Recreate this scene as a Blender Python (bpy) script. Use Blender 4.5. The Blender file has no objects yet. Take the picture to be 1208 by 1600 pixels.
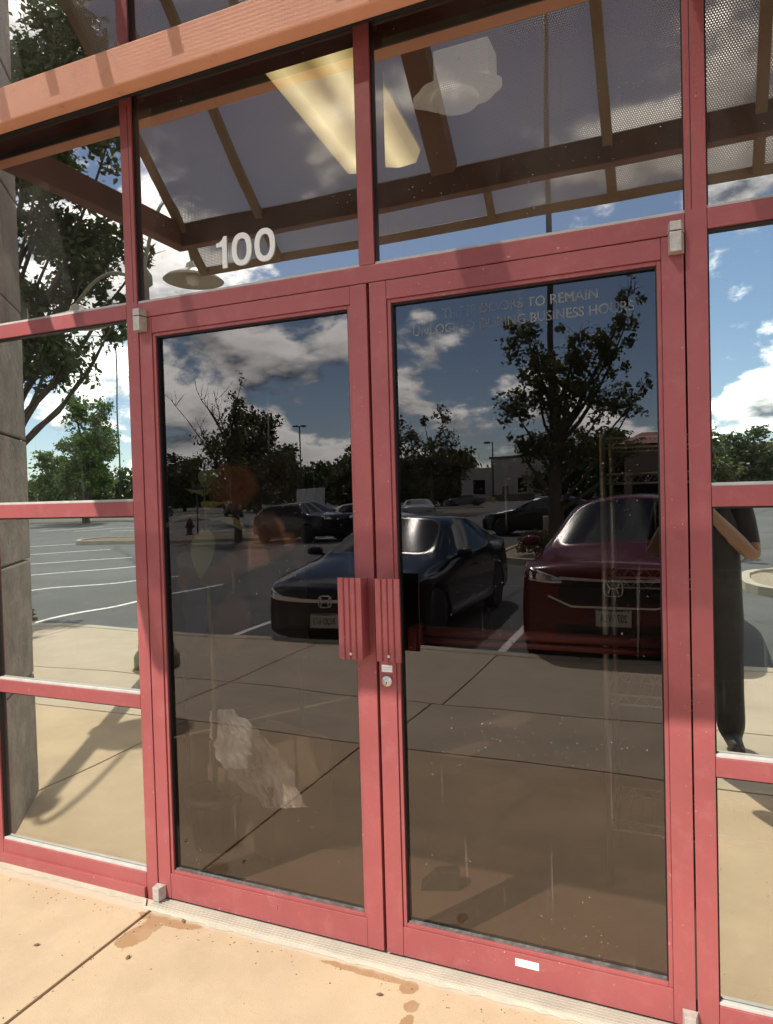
import bpy, bmesh, math, random
import numpy as np
from mathutils import Vector, Matrix
from mathutils.bvhtree import BVHTree

SC = bpy.context.scene
COL = SC.collection
rad = math.radians

# ------------------------------------------------------------------ camera
CAM = Vector((0.92676, -2.05228, 1.48068))
yaw, pit, rol = rad(-23.25332), rad(-1.448334), rad(-1.558774)
fw = Vector((math.sin(yaw) * math.cos(pit), math.cos(yaw) * math.cos(pit), math.sin(pit)))
r0 = Vector((math.cos(yaw), -math.sin(yaw), 0)); u0 = r0.cross(fw)
rv = math.cos(rol) * r0 + math.sin(rol) * u0
uv_ = -math.sin(rol) * r0 + math.cos(rol) * u0
cd = bpy.data.cameras.new('camera'); co = bpy.data.objects.new('camera', cd); COL.objects.link(co)
M4 = Matrix.Identity(4)
for i in range(3):
    M4[i][0] = rv[i]; M4[i][1] = uv_[i]; M4[i][2] = -fw[i]; M4[i][3] = CAM[i]
co.matrix_world = M4
cd.sensor_fit = 'HORIZONTAL'; cd.sensor_width = 36.0; cd.lens = 36.0 * 1119.68 / 1208.0
cd.clip_start = 0.004; cd.clip_end = 3000
SC.camera = co

# ------------------------------------------------------------------ sky and sun
SUNV = Vector((-0.58, -1.0, 1.36)).normalized()        # towards the sun
SUN_EL = math.asin(SUNV.z); SUN_AZ = math.atan2(SUNV.x, SUNV.y)
W = bpy.data.worlds.new('World'); SC.world = W; W.use_nodes = True
wn, wl = W.node_tree.nodes, W.node_tree.links
wn.clear()
def N(tree, t, **kw):
    n = tree.nodes.new(t)
    for k, v in kw.items(): setattr(n, k, v)
    return n
wt = W.node_tree
wout = N(wt, 'ShaderNodeOutputWorld'); wbg = N(wt, 'ShaderNodeBackground')
sky = N(wt, 'ShaderNodeTexSky', sky_type='NISHITA', sun_disc=False)
sky.sun_elevation = SUN_EL; sky.sun_rotation = SUN_AZ
sky.altitude = 1600; sky.air_density = 1.0; sky.dust_density = 0.8; sky.ozone_density = 1.5
SKY_STRENGTH = 0.118
wbg.inputs['Strength'].default_value = SKY_STRENGTH
tc = N(wt, 'ShaderNodeTexCoord'); sep = N(wt, 'ShaderNodeSeparateXYZ')
wl.new(tc.outputs['Generated'], sep.inputs[0])
def WM(op, a, b=None, c=None, clamp=False):
    n = N(wt, 'ShaderNodeMath', operation=op); n.use_clamp = clamp
    for i, x in enumerate((a, b, c)):
        if x is None: continue
        if isinstance(x, (int, float)): n.inputs[i].default_value = x
        else: wl.new(x, n.inputs[i])
    return n.outputs[0]
zc = WM('MAXIMUM', sep.outputs['Z'], 0.0)
den = WM('ADD', zc, 0.42)
def cloud(dn, rough, detail, scale, ox=0.0, oy=0.0):
    cb = N(wt, 'ShaderNodeCombineXYZ')
    wl.new(WM('ADD', WM('DIVIDE', sep.outputs['X'], dn), CLX + ox), cb.inputs[0]); wl.new(WM('ADD', WM('DIVIDE', sep.outputs['Y'], dn), CLY + oy), cb.inputs[1])
    wl.new(WM('MULTIPLY', zc, 0.9), cb.inputs[2])
    nz = N(wt, 'ShaderNodeTexNoise'); nz.inputs['Scale'].default_value = scale
    nz.inputs['Detail'].default_value = detail; nz.inputs['Roughness'].default_value = rough
    nz.inputs['Distortion'].default_value = 0.1
    wl.new(cb.outputs[0], nz.inputs['Vector'])
    return nz.outputs[0]
CLX, CLY, CLS = 6.4, 9.3, 3.0
n1 = cloud(den, 0.60, 14, CLS)
n2 = cloud(WM('ADD', den, 0.035), 0.52, 7, CLS)          # the same cloud a little higher up: its shade falls on what is below
n3 = cloud(den, 0.5, 2, CLS * .33, 9.0, 5.0)
dens = WM('ADD', n1, WM('MULTIPLY', WM('SUBTRACT', n3, 0.5), 0.55))
cov = N(wt, 'ShaderNodeMapRange'); cov.interpolation_type = 'SMOOTHSTEP'
cov.inputs['From Min'].default_value = 0.478; cov.inputs['From Max'].default_value = 0.572
wl.new(dens, cov.inputs['Value'])
shd = WM('ADD', WM('MULTIPLY', WM('SUBTRACT', n1, n2), 5.5), 0.60, clamp=True)
thick = N(wt, 'ShaderNodeMapRange'); thick.inputs['From Min'].default_value = 0.55; thick.inputs['From Max'].default_value = 0.78
thick.inputs['To Min'].default_value = 1.0; thick.inputs['To Max'].default_value = 0.42
wl.new(dens, thick.inputs['Value'])
cl_l = WM('MULTIPLY', shd, thick.outputs[0])
cramp = N(wt, 'ShaderNodeMix', data_type='RGBA')
CB = 1.0 / SKY_STRENGTH
cramp.inputs[6].default_value = (0.24 * CB, 0.275 * CB, 0.34 * CB, 1)
cramp.inputs[7].default_value = (3.0 * CB, 2.95 * CB, 2.82 * CB, 1)
wl.new(cl_l, cramp.inputs[0])
hz = N(wt, 'ShaderNodeMapRange'); hz.inputs['From Min'].default_value = 0.0; hz.inputs['From Max'].default_value = 0.10
wl.new(sep.outputs['Z'], hz.inputs['Value'])
cmix = N(wt, 'ShaderNodeMix', data_type='RGBA')
wl.new(WM('MULTIPLY', cov.outputs[0], WM('ADD', WM('MULTIPLY', hz.outputs[0], 0.55), 0.45)), cmix.inputs[0])
wl.new(sky.outputs[0], cmix.inputs[6]); wl.new(cramp.outputs[2], cmix.inputs[7])
wl.new(cmix.outputs[2], wbg.inputs['Color']); wl.new(wbg.outputs[0], wout.inputs[0])

sd = bpy.data.lights.new('sun', 'SUN'); sd.energy = 4.6; sd.angle = rad(0.53); sd.color = (1.0, 0.955, 0.88)
so = bpy.data.objects.new('sun', sd); COL.objects.link(so)
so.rotation_euler = SUNV.to_track_quat('Z', 'Y').to_euler(); so.location = SUNV * 40

SC.view_settings.view_transform = 'Standard'; SC.view_settings.look = 'None'
SC.view_settings.exposure = 0.35; SC.view_settings.gamma = 1.0; SC.view_settings.use_curve_mapping = False
cy_ = SC.cycles
cy_.use_denoising = True; cy_.max_bounces = 10; cy_.diffuse_bounces = 3; cy_.glossy_bounces = 4
cy_.transmission_bounces = 4; cy_.transparent_max_bounces = 24; cy_.caustics_reflective = False
cy_.caustics_refractive = False; cy_.sample_clamp_indirect = 6.0

# ------------------------------------------------------------------ helpers: materials
MATS = {}
def mk(name):
    m = bpy.data.materials.new(name); m.use_nodes = True; MATS[name] = m
    t = m.node_tree; t.nodes.clear(); return m, t
def noise(t, scale, detail=4, rough=.55, coord='Object', dim=None):
    c = N(t, 'ShaderNodeTexCoord'); n = N(t, 'ShaderNodeTexNoise')
    n.inputs['Scale'].default_value = scale; n.inputs['Detail'].default_value = detail; n.inputs['Roughness'].default_value = rough
    t.links.new(c.outputs[coord], n.inputs['Vector']); return n.outputs[0]
def TM(t, op, a, b=None, clamp=False):
    n = N(t, 'ShaderNodeMath', operation=op); n.use_clamp = clamp
    for i, x in enumerate((a, b)):
        if x is None: continue
        if isinstance(x, (int, float)): n.inputs[i].default_value = x
        else: t.links.new(x, n.inputs[i])
    return n.outputs[0]
def rng(t, v, a, b, c=0.0, d=1.0):
    n = N(t, 'ShaderNodeMapRange')
    n.inputs[1].default_value = a; n.inputs[2].default_value = b; n.inputs[3].default_value = c; n.inputs[4].default_value = d
    t.links.new(v, n.inputs[0]); return n.outputs[0]
def cmixn(t, f, c1, c2, blend='MIX'):
    n = N(t, 'ShaderNodeMix', data_type='RGBA', blend_type=blend)
    if isinstance(f, (int, float)): n.inputs[0].default_value = f
    else: t.links.new(f, n.inputs[0])
    for i, c in ((6, c1), (7, c2)):
        if isinstance(c, tuple): n.inputs[i].default_value = (*c[:3], 1)
        else: t.links.new(c, n.inputs[i])
    return n.outputs[2]
def mat(name, col, rough=.6, metal=0.0, var=.12, vs=6.0, fine=0.0, fs=150.0, bump=0.0, bs=80.0, coat=0.0, spec=.5, coord='Object', extra=None, emis=None):
    m, t = mk(name)
    o = N(t, 'ShaderNodeOutputMaterial'); b = N(t, 'ShaderNodeBsdfPrincipled')
    lo = tuple(c * (1 - var) for c in col); hi = tuple(min(1, c * (1 + var)) for c in col)
    c = cmixn(t, rng(t, noise(t, vs, 5, coord=coord), .3, .7), lo, hi)
    if fine:
        c = cmixn(t, rng(t, noise(t, fs, 3, coord=coord), .35, .65, 0, fine), c, tuple(x * .45 for x in col))
    if extra: c = extra(t, c)
    t.links.new(c, b.inputs['Base Color'])
    b.inputs['Roughness'].default_value = rough; b.inputs['Metallic'].default_value = metal
    b.inputs['Specular IOR Level'].default_value = spec
    b.inputs['Coat Weight'].default_value = coat; b.inputs['Coat Roughness'].default_value = .04
    if emis:
        b.inputs['Emission Color'].default_value = (*emis[0], 1); b.inputs['Emission Strength'].default_value = emis[1]
    if bump:
        bn = N(t, 'ShaderNodeBump'); bn.inputs['Strength'].default_value = bump; bn.inputs['Distance'].default_value = .004
        t.links.new(noise(t, bs, 4, coord=coord), bn.inputs['Height']); t.links.new(bn.outputs[0], b.inputs['Normal'])
    t.links.new(b.outputs[0], o.inputs[0]); return m

def scuffs(t, c):            # pale chips, dusty streaks and hand grime on the paint
    c_ = N(t, 'ShaderNodeTexCoord'); mp = N(t, 'ShaderNodeMapping'); mp.inputs['Scale'].default_value = (38, 38, 1.6); nz = N(t, 'ShaderNodeTexNoise'); nz.inputs['Detail'].default_value = 4; nz.inputs['Scale'].default_value = 1.0
    t.links.new(c_.outputs['Object'], mp.inputs[0]); t.links.new(mp.outputs[0], nz.inputs['Vector'])
    c = cmixn(t, rng(t, nz.outputs[0], .54, .70, 0, .14), c, (.20, .075, .068))
    ch = TM(t, 'MULTIPLY', rng(t, noise(t, 120, 2, .5), .72, .76), rng(t, noise(t, 6, 3), .50, .60)); c = cmixn(t, TM(t, 'MULTIPLY', ch, .8), c, (.70, .55, .52))
    c = cmixn(t, rng(t, noise(t, 13, 6, .7), .52, .75, 0, .30), c, (.46, .20, .19))
    c = cmixn(t, rng(t, noise(t, 2.3, 5, .65), .55, .72, 0, .25), c, (.25, .10, .09))
    n = rng(t, noise(t, 55, 2, .5), .70, .76); n2 = rng(t, noise(t, 4.0, 4), .5, .62)
    c = cmixn(t, TM(t, 'MULTIPLY', TM(t, 'MULTIPLY', n, n2), .55), c, (.62, .42, .40))
    return c
PAINT = mat('maroon_paint', (.335, .084, .083), .42, var=.14, vs=2.2, fine=.12, fs=300, bump=.05, bs=500, extra=scuffs, spec=.4)
def rusty(t, c):
    n = rng(t, noise(t, 9, 6, .65), .60, .72)
    return cmixn(t, TM(t, 'MULTIPLY', n, .45), c, (.30, .12, .05))
ORANGE = mat('terracotta_paint', (.97, .47, .32), .6, var=.10, vs=4, fine=.1, fs=200, extra=rusty)
BROWN = mat('brown_steel', (.17, .085, .065), .6, var=.15, vs=5)
RIBM = mat('tan_steel_rib', (.30, .23, .16), .6, var=.12)
ALU = mat('pale_cast_metal', (.50, .46, .41), .5, metal=.25, var=.18, vs=60, fine=.25, fs=200)
CHROME = mat('chrome', (.75, .75, .76), .12, metal=1.0, var=.03)
STEEL = mat('brushed_steel', (.66, .63, .58), .38, metal=.7, var=.08, vs=40)
BLACK = mat('black_rubber', (.015, .015, .016), .7, var=.2)
BLKGL = mat('black_gasket', (.006, .005, .005), .5, var=.2)
BEAD = mat('pale_glazing_bead', (.50, .47, .42), .55, var=.12, vs=20)
DUSTY = mat('dusty_gasket', (.13, .12, .11), .9, var=.6, vs=30, fine=.6, fs=90)
WHITE = mat('white_vinyl', (.82, .82, .80), .5, var=.03)
THRESH = mat('threshold_metal', (.50, .45, .36), .5, metal=.2, var=.10, vs=9)
def lensmat():
    m, t = mk('yellowed_lens'); o = N(t, 'ShaderNodeOutputMaterial'); b = N(t, 'ShaderNodeBsdfPrincipled')
    c = N(t, 'ShaderNodeTexCoord'); s_ = N(t, 'ShaderNodeSeparateXYZ'); t.links.new(c.outputs['Object'], s_.inputs[0])
    ax = TM(t, 'ABSOLUTE', TM(t, 'SUBTRACT', TM(t, 'ABSOLUTE', s_.outputs['X']), .11))       # two tubes behind the lens
    gl_ = rng(t, ax, .0, .10, 1.0, .35); gl_ = TM(t, 'MULTIPLY', gl_, rng(t, noise(t, 4, 4), .3, .7, .8, 1.15))
    b.inputs['Base Color'].default_value = (.72, .58, .25, 1); b.inputs['Roughness'].default_value = .4
    t.links.new(cmixn(t, gl_, (1.0, .66, .20), (1.0, .84, .46)), b.inputs['Emission Color']); t.links.new(TM(t, 'MULTIPLY', gl_, 1.9), b.inputs['Emission Strength'])
    t.links.new(b.outputs[0], o.inputs[0]); return m
YELLOWL = lensmat()
OFFW = mat('off_white_plastic', (.80, .77, .68), .5, var=.05)

def stains(t, c):
    g = N(t, 'ShaderNodeNewGeometry'); s = N(t, 'ShaderNodeSeparateXYZ'); t.links.new(g.outputs['Position'], s.inputs[0])
    wob = TM(t, 'MULTIPLY', TM(t, 'SUBTRACT', noise(t, 17, 8, .72), .5), 2.2)
    X = s.outputs['X']; Y = s.outputs['Y']
    tot = None
    for (ex, ey, rx, ry, k) in ((-.80, -.085, .13, .030, 0), (-.835, -.165, .042, .10, 0), (-.855, -.215, .035, .06, 0), (-.02, -.085, .16, .016, 0), (.12, -.10, .03, .03, 0), (.155, -.17, .022, .025, 0), (.165, -.235, .02, .03, 0)):
        a = TM(t, 'DIVIDE', TM(t, 'SUBTRACT', X, ex), rx); b = TM(t, 'DIVIDE', TM(t, 'SUBTRACT', Y, ey), ry)
        d = TM(t, 'ADD', TM(t, 'MULTIPLY', a, a), TM(t, 'MULTIPLY', b, b))
        d = TM(t, 'ADD', d, TM(t, 'MULTIPLY', wob, 1.6))
        f = rng(t, d, 1.02, .94)
        tot = f if tot is None else TM(t, 'MAXIMUM', tot, f)
    c = cmixn(t, TM(t, 'MULTIPLY', tot, .75), c, (.30, .155, .065))
    # pale mortar line along the wall
    w2 = TM(t, 'ADD', Y, TM(t, 'MULTIPLY', TM(t, 'SUBTRACT', noise(t, 22, 4), .5), .035))
    c = cmixn(t, rng(t, w2, -.080, -.066, 0, .6), c, (.52, .46, .37))
    cl2 = rng(t, noise(t, 7, 7, .7), .50, .72); c = cmixn(t, TM(t, 'MULTIPLY', cl2, .30), c, (.60, .47, .32))
    gr = rng(t, noise(t, 38, 5, .7), .58, .72); c = cmixn(t, TM(t, 'MULTIPLY', gr, .28), c, (.36, .25, .15))
    sp = rng(t, noise(t, 210, 1, .5), .735, .76)
    c = cmixn(t, TM(t, 'MULTIPLY', sp, .6), c, (.10, .075, .05))
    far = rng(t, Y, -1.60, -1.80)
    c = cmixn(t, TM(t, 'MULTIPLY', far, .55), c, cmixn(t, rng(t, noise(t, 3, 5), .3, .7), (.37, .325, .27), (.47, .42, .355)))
    return c
CONC = mat('tan_concrete', (.52, .385, .245), .85, var=.13, vs=2.3, fine=.22, fs=330, bump=.25, bs=240, extra=stains, spec=.25, coord='Object')
KERBM = mat('pale_concrete', (.44, .39, .30), .85, var=.12, vs=3, fine=.15, fs=120, bump=.2, bs=90, spec=.25)
def cracks(t, c):
    c0 = N(t, 'ShaderNodeTexCoord'); v = N(t, 'ShaderNodeTexVoronoi', feature='DISTANCE_TO_EDGE'); v.inputs['Scale'].default_value = .16
    nz = N(t, 'ShaderNodeTexNoise'); nz.inputs['Scale'].default_value = .7; nz.inputs['Detail'].default_value = 5
    t.links.new(c0.outputs['Object'], nz.inputs['Vector'])
    mx = N(t, 'ShaderNodeMix', data_type='VECTOR'); mx.inputs[0].default_value = .35
    t.links.new(c0.outputs['Object'], mx.inputs[4]); t.links.new(nz.outputs['Color'], mx.inputs[5])
    t.links.new(mx.outputs[1], v.inputs['Vector'])
    c = cmixn(t, rng(t, v.outputs['Distance'], .010, .004, 0, .7), c, (.025, .025, .026))
    c = cmixn(t, rng(t, noise(t, .22, 5), .52, .66, 0, .45), c, (.13, .13, .125))
    c = cmixn(t, rng(t, noise(t, 1.1, 6, .7), .60, .68, 0, .55), c, (.035, .034, .033))
    return cmixn(t, rng(t, noise(t, 3.2, 7, .75), .55, .75, 0, .5), c, (.16, .155, .145))
ASPH = mat('asphalt', (.085, .087, .085), .85, var=.2, vs=.5, fine=.25, fs=60, bump=.3, bs=70, extra=cracks, spec=.3)
def worn(t, c):
    return cmixn(t, rng(t, noise(t, 9, 6, .7), .56, .62, 0, .8), c, (.10, .10, .10))
LINEM = mat('worn_white_paint', (.70, .69, .66), .7, var=.08, vs=5, extra=worn)
MULCH = mat('brown_mulch', (.16, .105, .065), .95, var=.35, vs=12, fine=.4, fs=60, bump=.8, bs=30)
GRAVEL = mat('tan_gravel', (.33, .27, .19), .95, var=.3, vs=18, fine=.4, fs=60, bump=.8, bs=40)
CARPET = mat('brown_carpet', (.13, .098, .076), .95, var=.12, vs=5, fine=.3, fs=350, bump=.3, bs=300)
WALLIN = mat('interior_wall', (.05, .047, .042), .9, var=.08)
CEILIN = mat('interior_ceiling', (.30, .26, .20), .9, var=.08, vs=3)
STONEM = mat('grey_stone', (.25, .215, .175), .85, var=.35, vs=7, fine=.4, fs=45, bump=1.0, bs=26)
STUCCO = mat('beige_stucco', (.42, .35, .26), .9, var=.06, vs=2)
BARK = mat('bark', (.075, .058, .042), .95, var=.35, vs=8, bump=.9, bs=25)
POLE = mat('dark_pole_paint', (.045, .042, .040), .5, var=.15)
LAMPM = mat('lamp_green_paint', (.20, .21, .16), .5, var=.1)
SHADEM = mat('lamp_cream_enamel', (.55, .53, .43), .45, var=.05)
SKINM = mat('skin', (.27, .155, .11), .55, var=.08, vs=12)
SHIRT = mat('black_cotton', (.014, .015, .017), .9, var=.3, vs=10)
TROUS = mat('charcoal_trousers', (.022, .022, .024), .9, var=.3, vs=8)
HAIR = mat('dark_hair', (.02, .014, .010), .7, var=.2)
HYDM = mat('red_hydrant_paint', (.045, .014, .011), .5, var=.15)
SILV = mat('grey_pole', (.22, .22, .22), .5, metal=.3)

def leafmat(name, a, b, tr=.35):
    m, t = mk(name); o = N(t, 'ShaderNodeOutputMaterial'); d = N(t, 'ShaderNodeBsdfPrincipled'); tl = N(t, 'ShaderNodeBsdfTranslucent'); mx = N(t, 'ShaderNodeMixShader')
    g = N(t, 'ShaderNodeNewGeometry')
    c = cmixn(t, g.outputs['Random Per Island'], a, b)
    c = cmixn(t, rng(t, noise(t, .8, 3), .35, .65), c, cmixn(t, .4, c, tuple(x * .55 for x in a)))
    t.links.new(c, d.inputs['Base Color']); t.links.new(c, tl.inputs['Color']); d.inputs['Roughness'].default_value = .55
    mx.inputs[0].default_value = tr
    t.links.new(d.outputs[0], mx.inputs[1]); t.links.new(tl.outputs[0], mx.inputs[2]); t.links.new(mx.outputs[0], o.inputs[0]); return m
LEAF = leafmat('green_leaves', (.045, .085, .022), (.095, .135, .040))
LEAFO = leafmat('olive_leaves', (.050, .070, .022), (.150, .150, .045), .45)
LEAFR = leafmat('russet_leaves', (.085, .065, .025), (.120, .105, .040))
LEAFB = leafmat('bright_leaves', (.090, .16, .035), (.15, .22, .06))
SHRUB = leafmat('dry_shrub_leaves', (.12, .085, .04), (.10, .10, .035))

def paintcar(name, col):
    return mat(name, col, .13, metal=0.0, var=.04, coat=0.0, vs=2, spec=.42)
CARGL = mat('car_glass', (.008, .011, .013), .06, var=.1, spec=.4)
TYRE = mat('tyre', (.018, .018, .018), .8, var=.2)
RIM = mat('alloy_rim', (.32, .32, .33), .3, metal=.9)
LENS = mat('headlamp_lens', (.85, .87, .88), .10, metal=.85, var=.25, vs=25)
GRILLE = mat('black_grille', (.008, .008, .009), .35, var=.2)
PLATE = mat('pale_plate', (.62, .64, .62), .5, var=.05)
PLTXT = mat('dark_green_plate_ink', (.03, .075, .045), .6, var=.05)
CARCHR = mat('satin_chrome', (.86, .86, .86), .30, metal=.55, var=.03)
TAIL = mat('red_lamp', (.25, .01, .01), .1, coat=1.0)

def glass(name, R, T, tint=(1, 1, 1), dirt=.05, wav=0.0, speck=1.0, grow=.5):
    m, t = mk(name); o = N(t, 'ShaderNodeOutputMaterial')
    gl = N(t, 'ShaderNodeBsdfGlossy'); gl.inputs['Roughness'].default_value = 0.0; gl.inputs['Color'].default_value = (*tint, 1)
    tr = N(t, 'ShaderNodeBsdfTransparent'); tr.inputs['Color'].default_value = (*T, 1)
    df = N(t, 'ShaderNodeBsdfDiffuse'); df.inputs['Color'].default_value = (.55, .52, .47, 1)
    lw = N(t, 'ShaderNodeLayerWeight'); lw.inputs['Blend'].default_value = .3
    fac = TM(t, 'ADD', TM(t, 'MULTIPLY', TM(t, 'POWER', lw.outputs['Facing'], 3.0), grow), R, clamp=True)
    m1 = N(t, 'ShaderNodeMixShader'); t.links.new(fac, m1.inputs[0]); t.links.new(tr.outputs[0], m1.inputs[1]); t.links.new(gl.outputs[0], m1.inputs[2])
    sp = TM(t, 'MULTIPLY', rng(t, noise(t, 170, 1, .4), .74, .80), rng(t, noise(t, 3.5, 3), .42, .66, 0, .55 * speck))
    hz_ = rng(t, noise(t, 2.2, 5, .6), .40, .75, .15 * dirt, dirt)
    # thin vertical run marks
    c = N(t, 'ShaderNodeTexCoord'); mp = N(t, 'ShaderNodeMapping'); mp.inputs['Scale'].default_value = (60, 60, 2.2)
    nz = N(t, 'ShaderNodeTexNoise'); nz.inputs['Scale'].default_value = 1.0; nz.inputs['Detail'].default_value = 2
    t.links.new(c.outputs['Object'], mp.inputs[0]); t.links.new(mp.outputs[0], nz.inputs['Vector'])
    st = rng(t, nz.outputs[0], .70, .80, 0, .10 * speck)
    dfac = TM(t, 'ADD', TM(t, 'ADD', sp, hz_), st, clamp=True)
    m2 = N(t, 'ShaderNodeMixShader'); t.links.new(dfac, m2.inputs[0]); t.links.new(m1.outputs[0], m2.inputs[1]); t.links.new(df.outputs[0], m2.inputs[2])
    geo = N(t, 'ShaderNodeNewGeometry'); clr = N(t, 'ShaderNodeBsdfTransparent'); m3 = N(t, 'ShaderNodeMixShader')
    t.links.new(geo.outputs['Backfacing'], m3.inputs[0]); t.links.new(m2.outputs[0], m3.inputs[1]); t.links.new(clr.outputs[0], m3.inputs[2])
    if wav:
        bn = N(t, 'ShaderNodeBump'); bn.inputs['Strength'].default_value = 1.0; bn.inputs['Distance'].default_value = wav
        t.links.new(noise(t, 1.6, 1, .3), bn.inputs['Height']); t.links.new(bn.outputs[0], gl.inputs['Normal'])
    t.links.new(m3.outputs[0], o.inputs[0]); return m
G_DOOR = glass('bronze_door_glass', .104, (.60, .52, .45), (1.0, .95, .94), .004, .0026, 1.0, .4)
G_SIDE = glass('reflective_side_glass', .64, (.64, .68, .64), (.96, 1.0, .93), .03, .0026, 1.0, .3)
G_INNER = glass('inner_side_glass', .45, (.30, .32, .30), (.93, 1.0, .92), .0, .0016, .0, .2)
G_TRAN = glass('reflective_transom_glass', .42, (.55, .54, .50), (1.0, .97, .93), .085, .0020, 1.8, .2)

def perfmat():
    m, t = mk('perforated_sheet'); o = N(t, 'ShaderNodeOutputMaterial')
    b = N(t, 'ShaderNodeBsdfPrincipled'); b.inputs['Base Color'].default_value = (.50, .50, .51, 1); b.inputs['Roughness'].default_value = .5
    tr = N(t, 'ShaderNodeBsdfTransparent'); c = N(t, 'ShaderNodeTexCoord'); P = .0098; r = .0023
    outs = []
    for off in (0.0, .5):
        s = N(t, 'ShaderNodeSeparateXYZ'); t.links.new(c.outputs['Object'], s.inputs[0])
        u = TM(t, 'SUBTRACT', TM(t, 'FRACT', TM(t, 'ADD', TM(t, 'DIVIDE', s.outputs['X'], P), off)), .5)
        v = TM(t, 'MULTIPLY', TM(t, 'SUBTRACT', TM(t, 'FRACT', TM(t, 'ADD', TM(t, 'DIVIDE', s.outputs['Y'], P * 1.732), off)), .5), 1.732)
        d = TM(t, 'ADD', TM(t, 'MULTIPLY', u, u), TM(t, 'MULTIPLY', v, v))
        outs.append(TM(t, 'LESS_THAN', d, (r / P) ** 2))
    h = TM(t, 'MAXIMUM', outs[0], outs[1])
    mx = N(t, 'ShaderNodeMixShader'); t.links.new(h, mx.inputs[0]); t.links.new(b.outputs[0], mx.inputs[1]); t.links.new(tr.outputs[0], mx.inputs[2])
    t.links.new(mx.outputs[0], o.inputs[0]); return m
PERF = perfmat()

# ------------------------------------------------------------------ helpers: objects
def tag(o, label=None, cat=None, group=None, kind=None):
    for k, v in (('label', label), ('category', cat), ('group', group), ('kind', kind)):
        if v: o[k] = v
    return o
def empty(name, loc=(0, 0, 0), rz=0.0):
    o = bpy.data.objects.new(name, None); COL.objects.link(o); o.location = loc; o.rotation_euler = (0, 0, rz); o.empty_display_size = .1
    return o
def link(name, me, m, parent=None, smooth=False):
    o = bpy.data.objects.new(name, me); COL.objects.link(o)
    if m is not None and len(me.materials) == 0: me.materials.append(m)
    if smooth:
        for p in me.polygons: p.use_smooth = True
    if parent is not None: o.parent = parent
    return o
def copy_tree(o, parent=None):
    c = o.copy(); COL.objects.link(c); c.parent = parent
    for ch in list(o.children): copy_tree(ch, c)
    return c
class MB:
    def __init__(s): s.v = []; s.f = []
    def add(s, vs, fs):
        b = len(s.v); s.v += [tuple(v) for v in vs]; s.f += [tuple(i + b for i in f) for f in fs]; return s
    def box(s, x0, x1, y0, y1, z0, z1):
        return s.add([(x0, y0, z0), (x1, y0, z0), (x1, y1, z0), (x0, y1, z0), (x0, y0, z1), (x1, y0, z1), (x1, y1, z1), (x0, y1, z1)],
                     [(0, 3, 2, 1), (4, 5, 6, 7), (0, 1, 5, 4), (1, 2, 6, 5), (2, 3, 7, 6), (3, 0, 4, 7)])
    def tube(s, pts, rs, n=8, cap=True):
        pts = [Vector(p) for p in pts]
        if not isinstance(rs, (list, tuple)): rs = [rs] * len(pts)
        up = None; vs = []
        for i, p in enumerate(pts):
            d = (pts[min(i + 1, len(pts) - 1)] - pts[max(i - 1, 0)]).normalized()
            if up is None:
                up = Vector((0, 0, 1)) if abs(d.z) < .9 else Vector((1, 0, 0))
            a = d.cross(up).normalized(); b = a.cross(d).normalized(); up = b
            for k in range(n):
                an = 2 * math.pi * k / n; vs.append(p + (a * math.cos(an) + b * math.sin(an)) * rs[i])
        fs = []
        for i in range(len(pts) - 1):
            for k in range(n):
                fs.append((i * n + k, i * n + (k + 1) % n, (i + 1) * n + (k + 1) % n, (i + 1) * n + k))
        if cap: fs += [tuple(range(n))[::-1], tuple(range((len(pts) - 1) * n, len(pts) * n))]
        return s.add(vs, fs)
    def lathe(s, prof, c=(0, 0, 0), n=20, axis='z'):
        vs = []
        for r, h in prof:
            for k in range(n):
                a = 2 * math.pi * k / n; p = (r * math.cos(a), r * math.sin(a), h)
                if axis == 'y': p = (p[0], p[2], p[1])
                if axis == 'x': p = (p[2], p[0], p[1])
                vs.append((p[0] + c[0], p[1] + c[1], p[2] + c[2]))
        fs = []
        for i in range(len(prof) - 1):
            for k in range(n): fs.append((i * n + k, i * n + (k + 1) % n, (i + 1) * n + (k + 1) % n, (i + 1) * n + k))
        fs += [tuple(range(n))[::-1], tuple(range((len(prof) - 1) * n, len(prof) * n))]
        return s.add(vs, fs)
    def prism(s, poly, z0, z1):
        n = len(poly)
        return s.add([(x, y, z0) for x, y in poly] + [(x, y, z1) for x, y in poly],
                     [tuple(range(n))[::-1], tuple(range(n, 2 * n))] + [(i, (i + 1) % n, n + (i + 1) % n, n + i) for i in range(n)])
    def mesh(s, name, bev=0.0, seg=2):
        me = bpy.data.meshes.new(name); me.from_pydata(s.v, [], s.f); bm = bmesh.new(); bm.from_mesh(me)
        bmesh.ops.recalc_face_normals(bm, faces=bm.faces)
        if bev: bmesh.ops.bevel(bm, geom=[e for e in bm.edges if len(e.link_faces) == 2 and e.calc_face_angle(0) > .5], offset=bev, segments=seg, affect='EDGES', profile=.6)
        bm.to_mesh(me); bm.free(); return me
    def build(s, name, m, parent=None, bev=0.0, smooth=False, seg=2):
        return link(name, s.mesh(name, bev, seg), m, parent, smooth)
def box(name, m, parent, x0, x1, y0, y1, z0, z1, bev=0.0):
    return MB().box(x0, x1, y0, y1, z0, z1).build(name, m, parent, bev)
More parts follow.
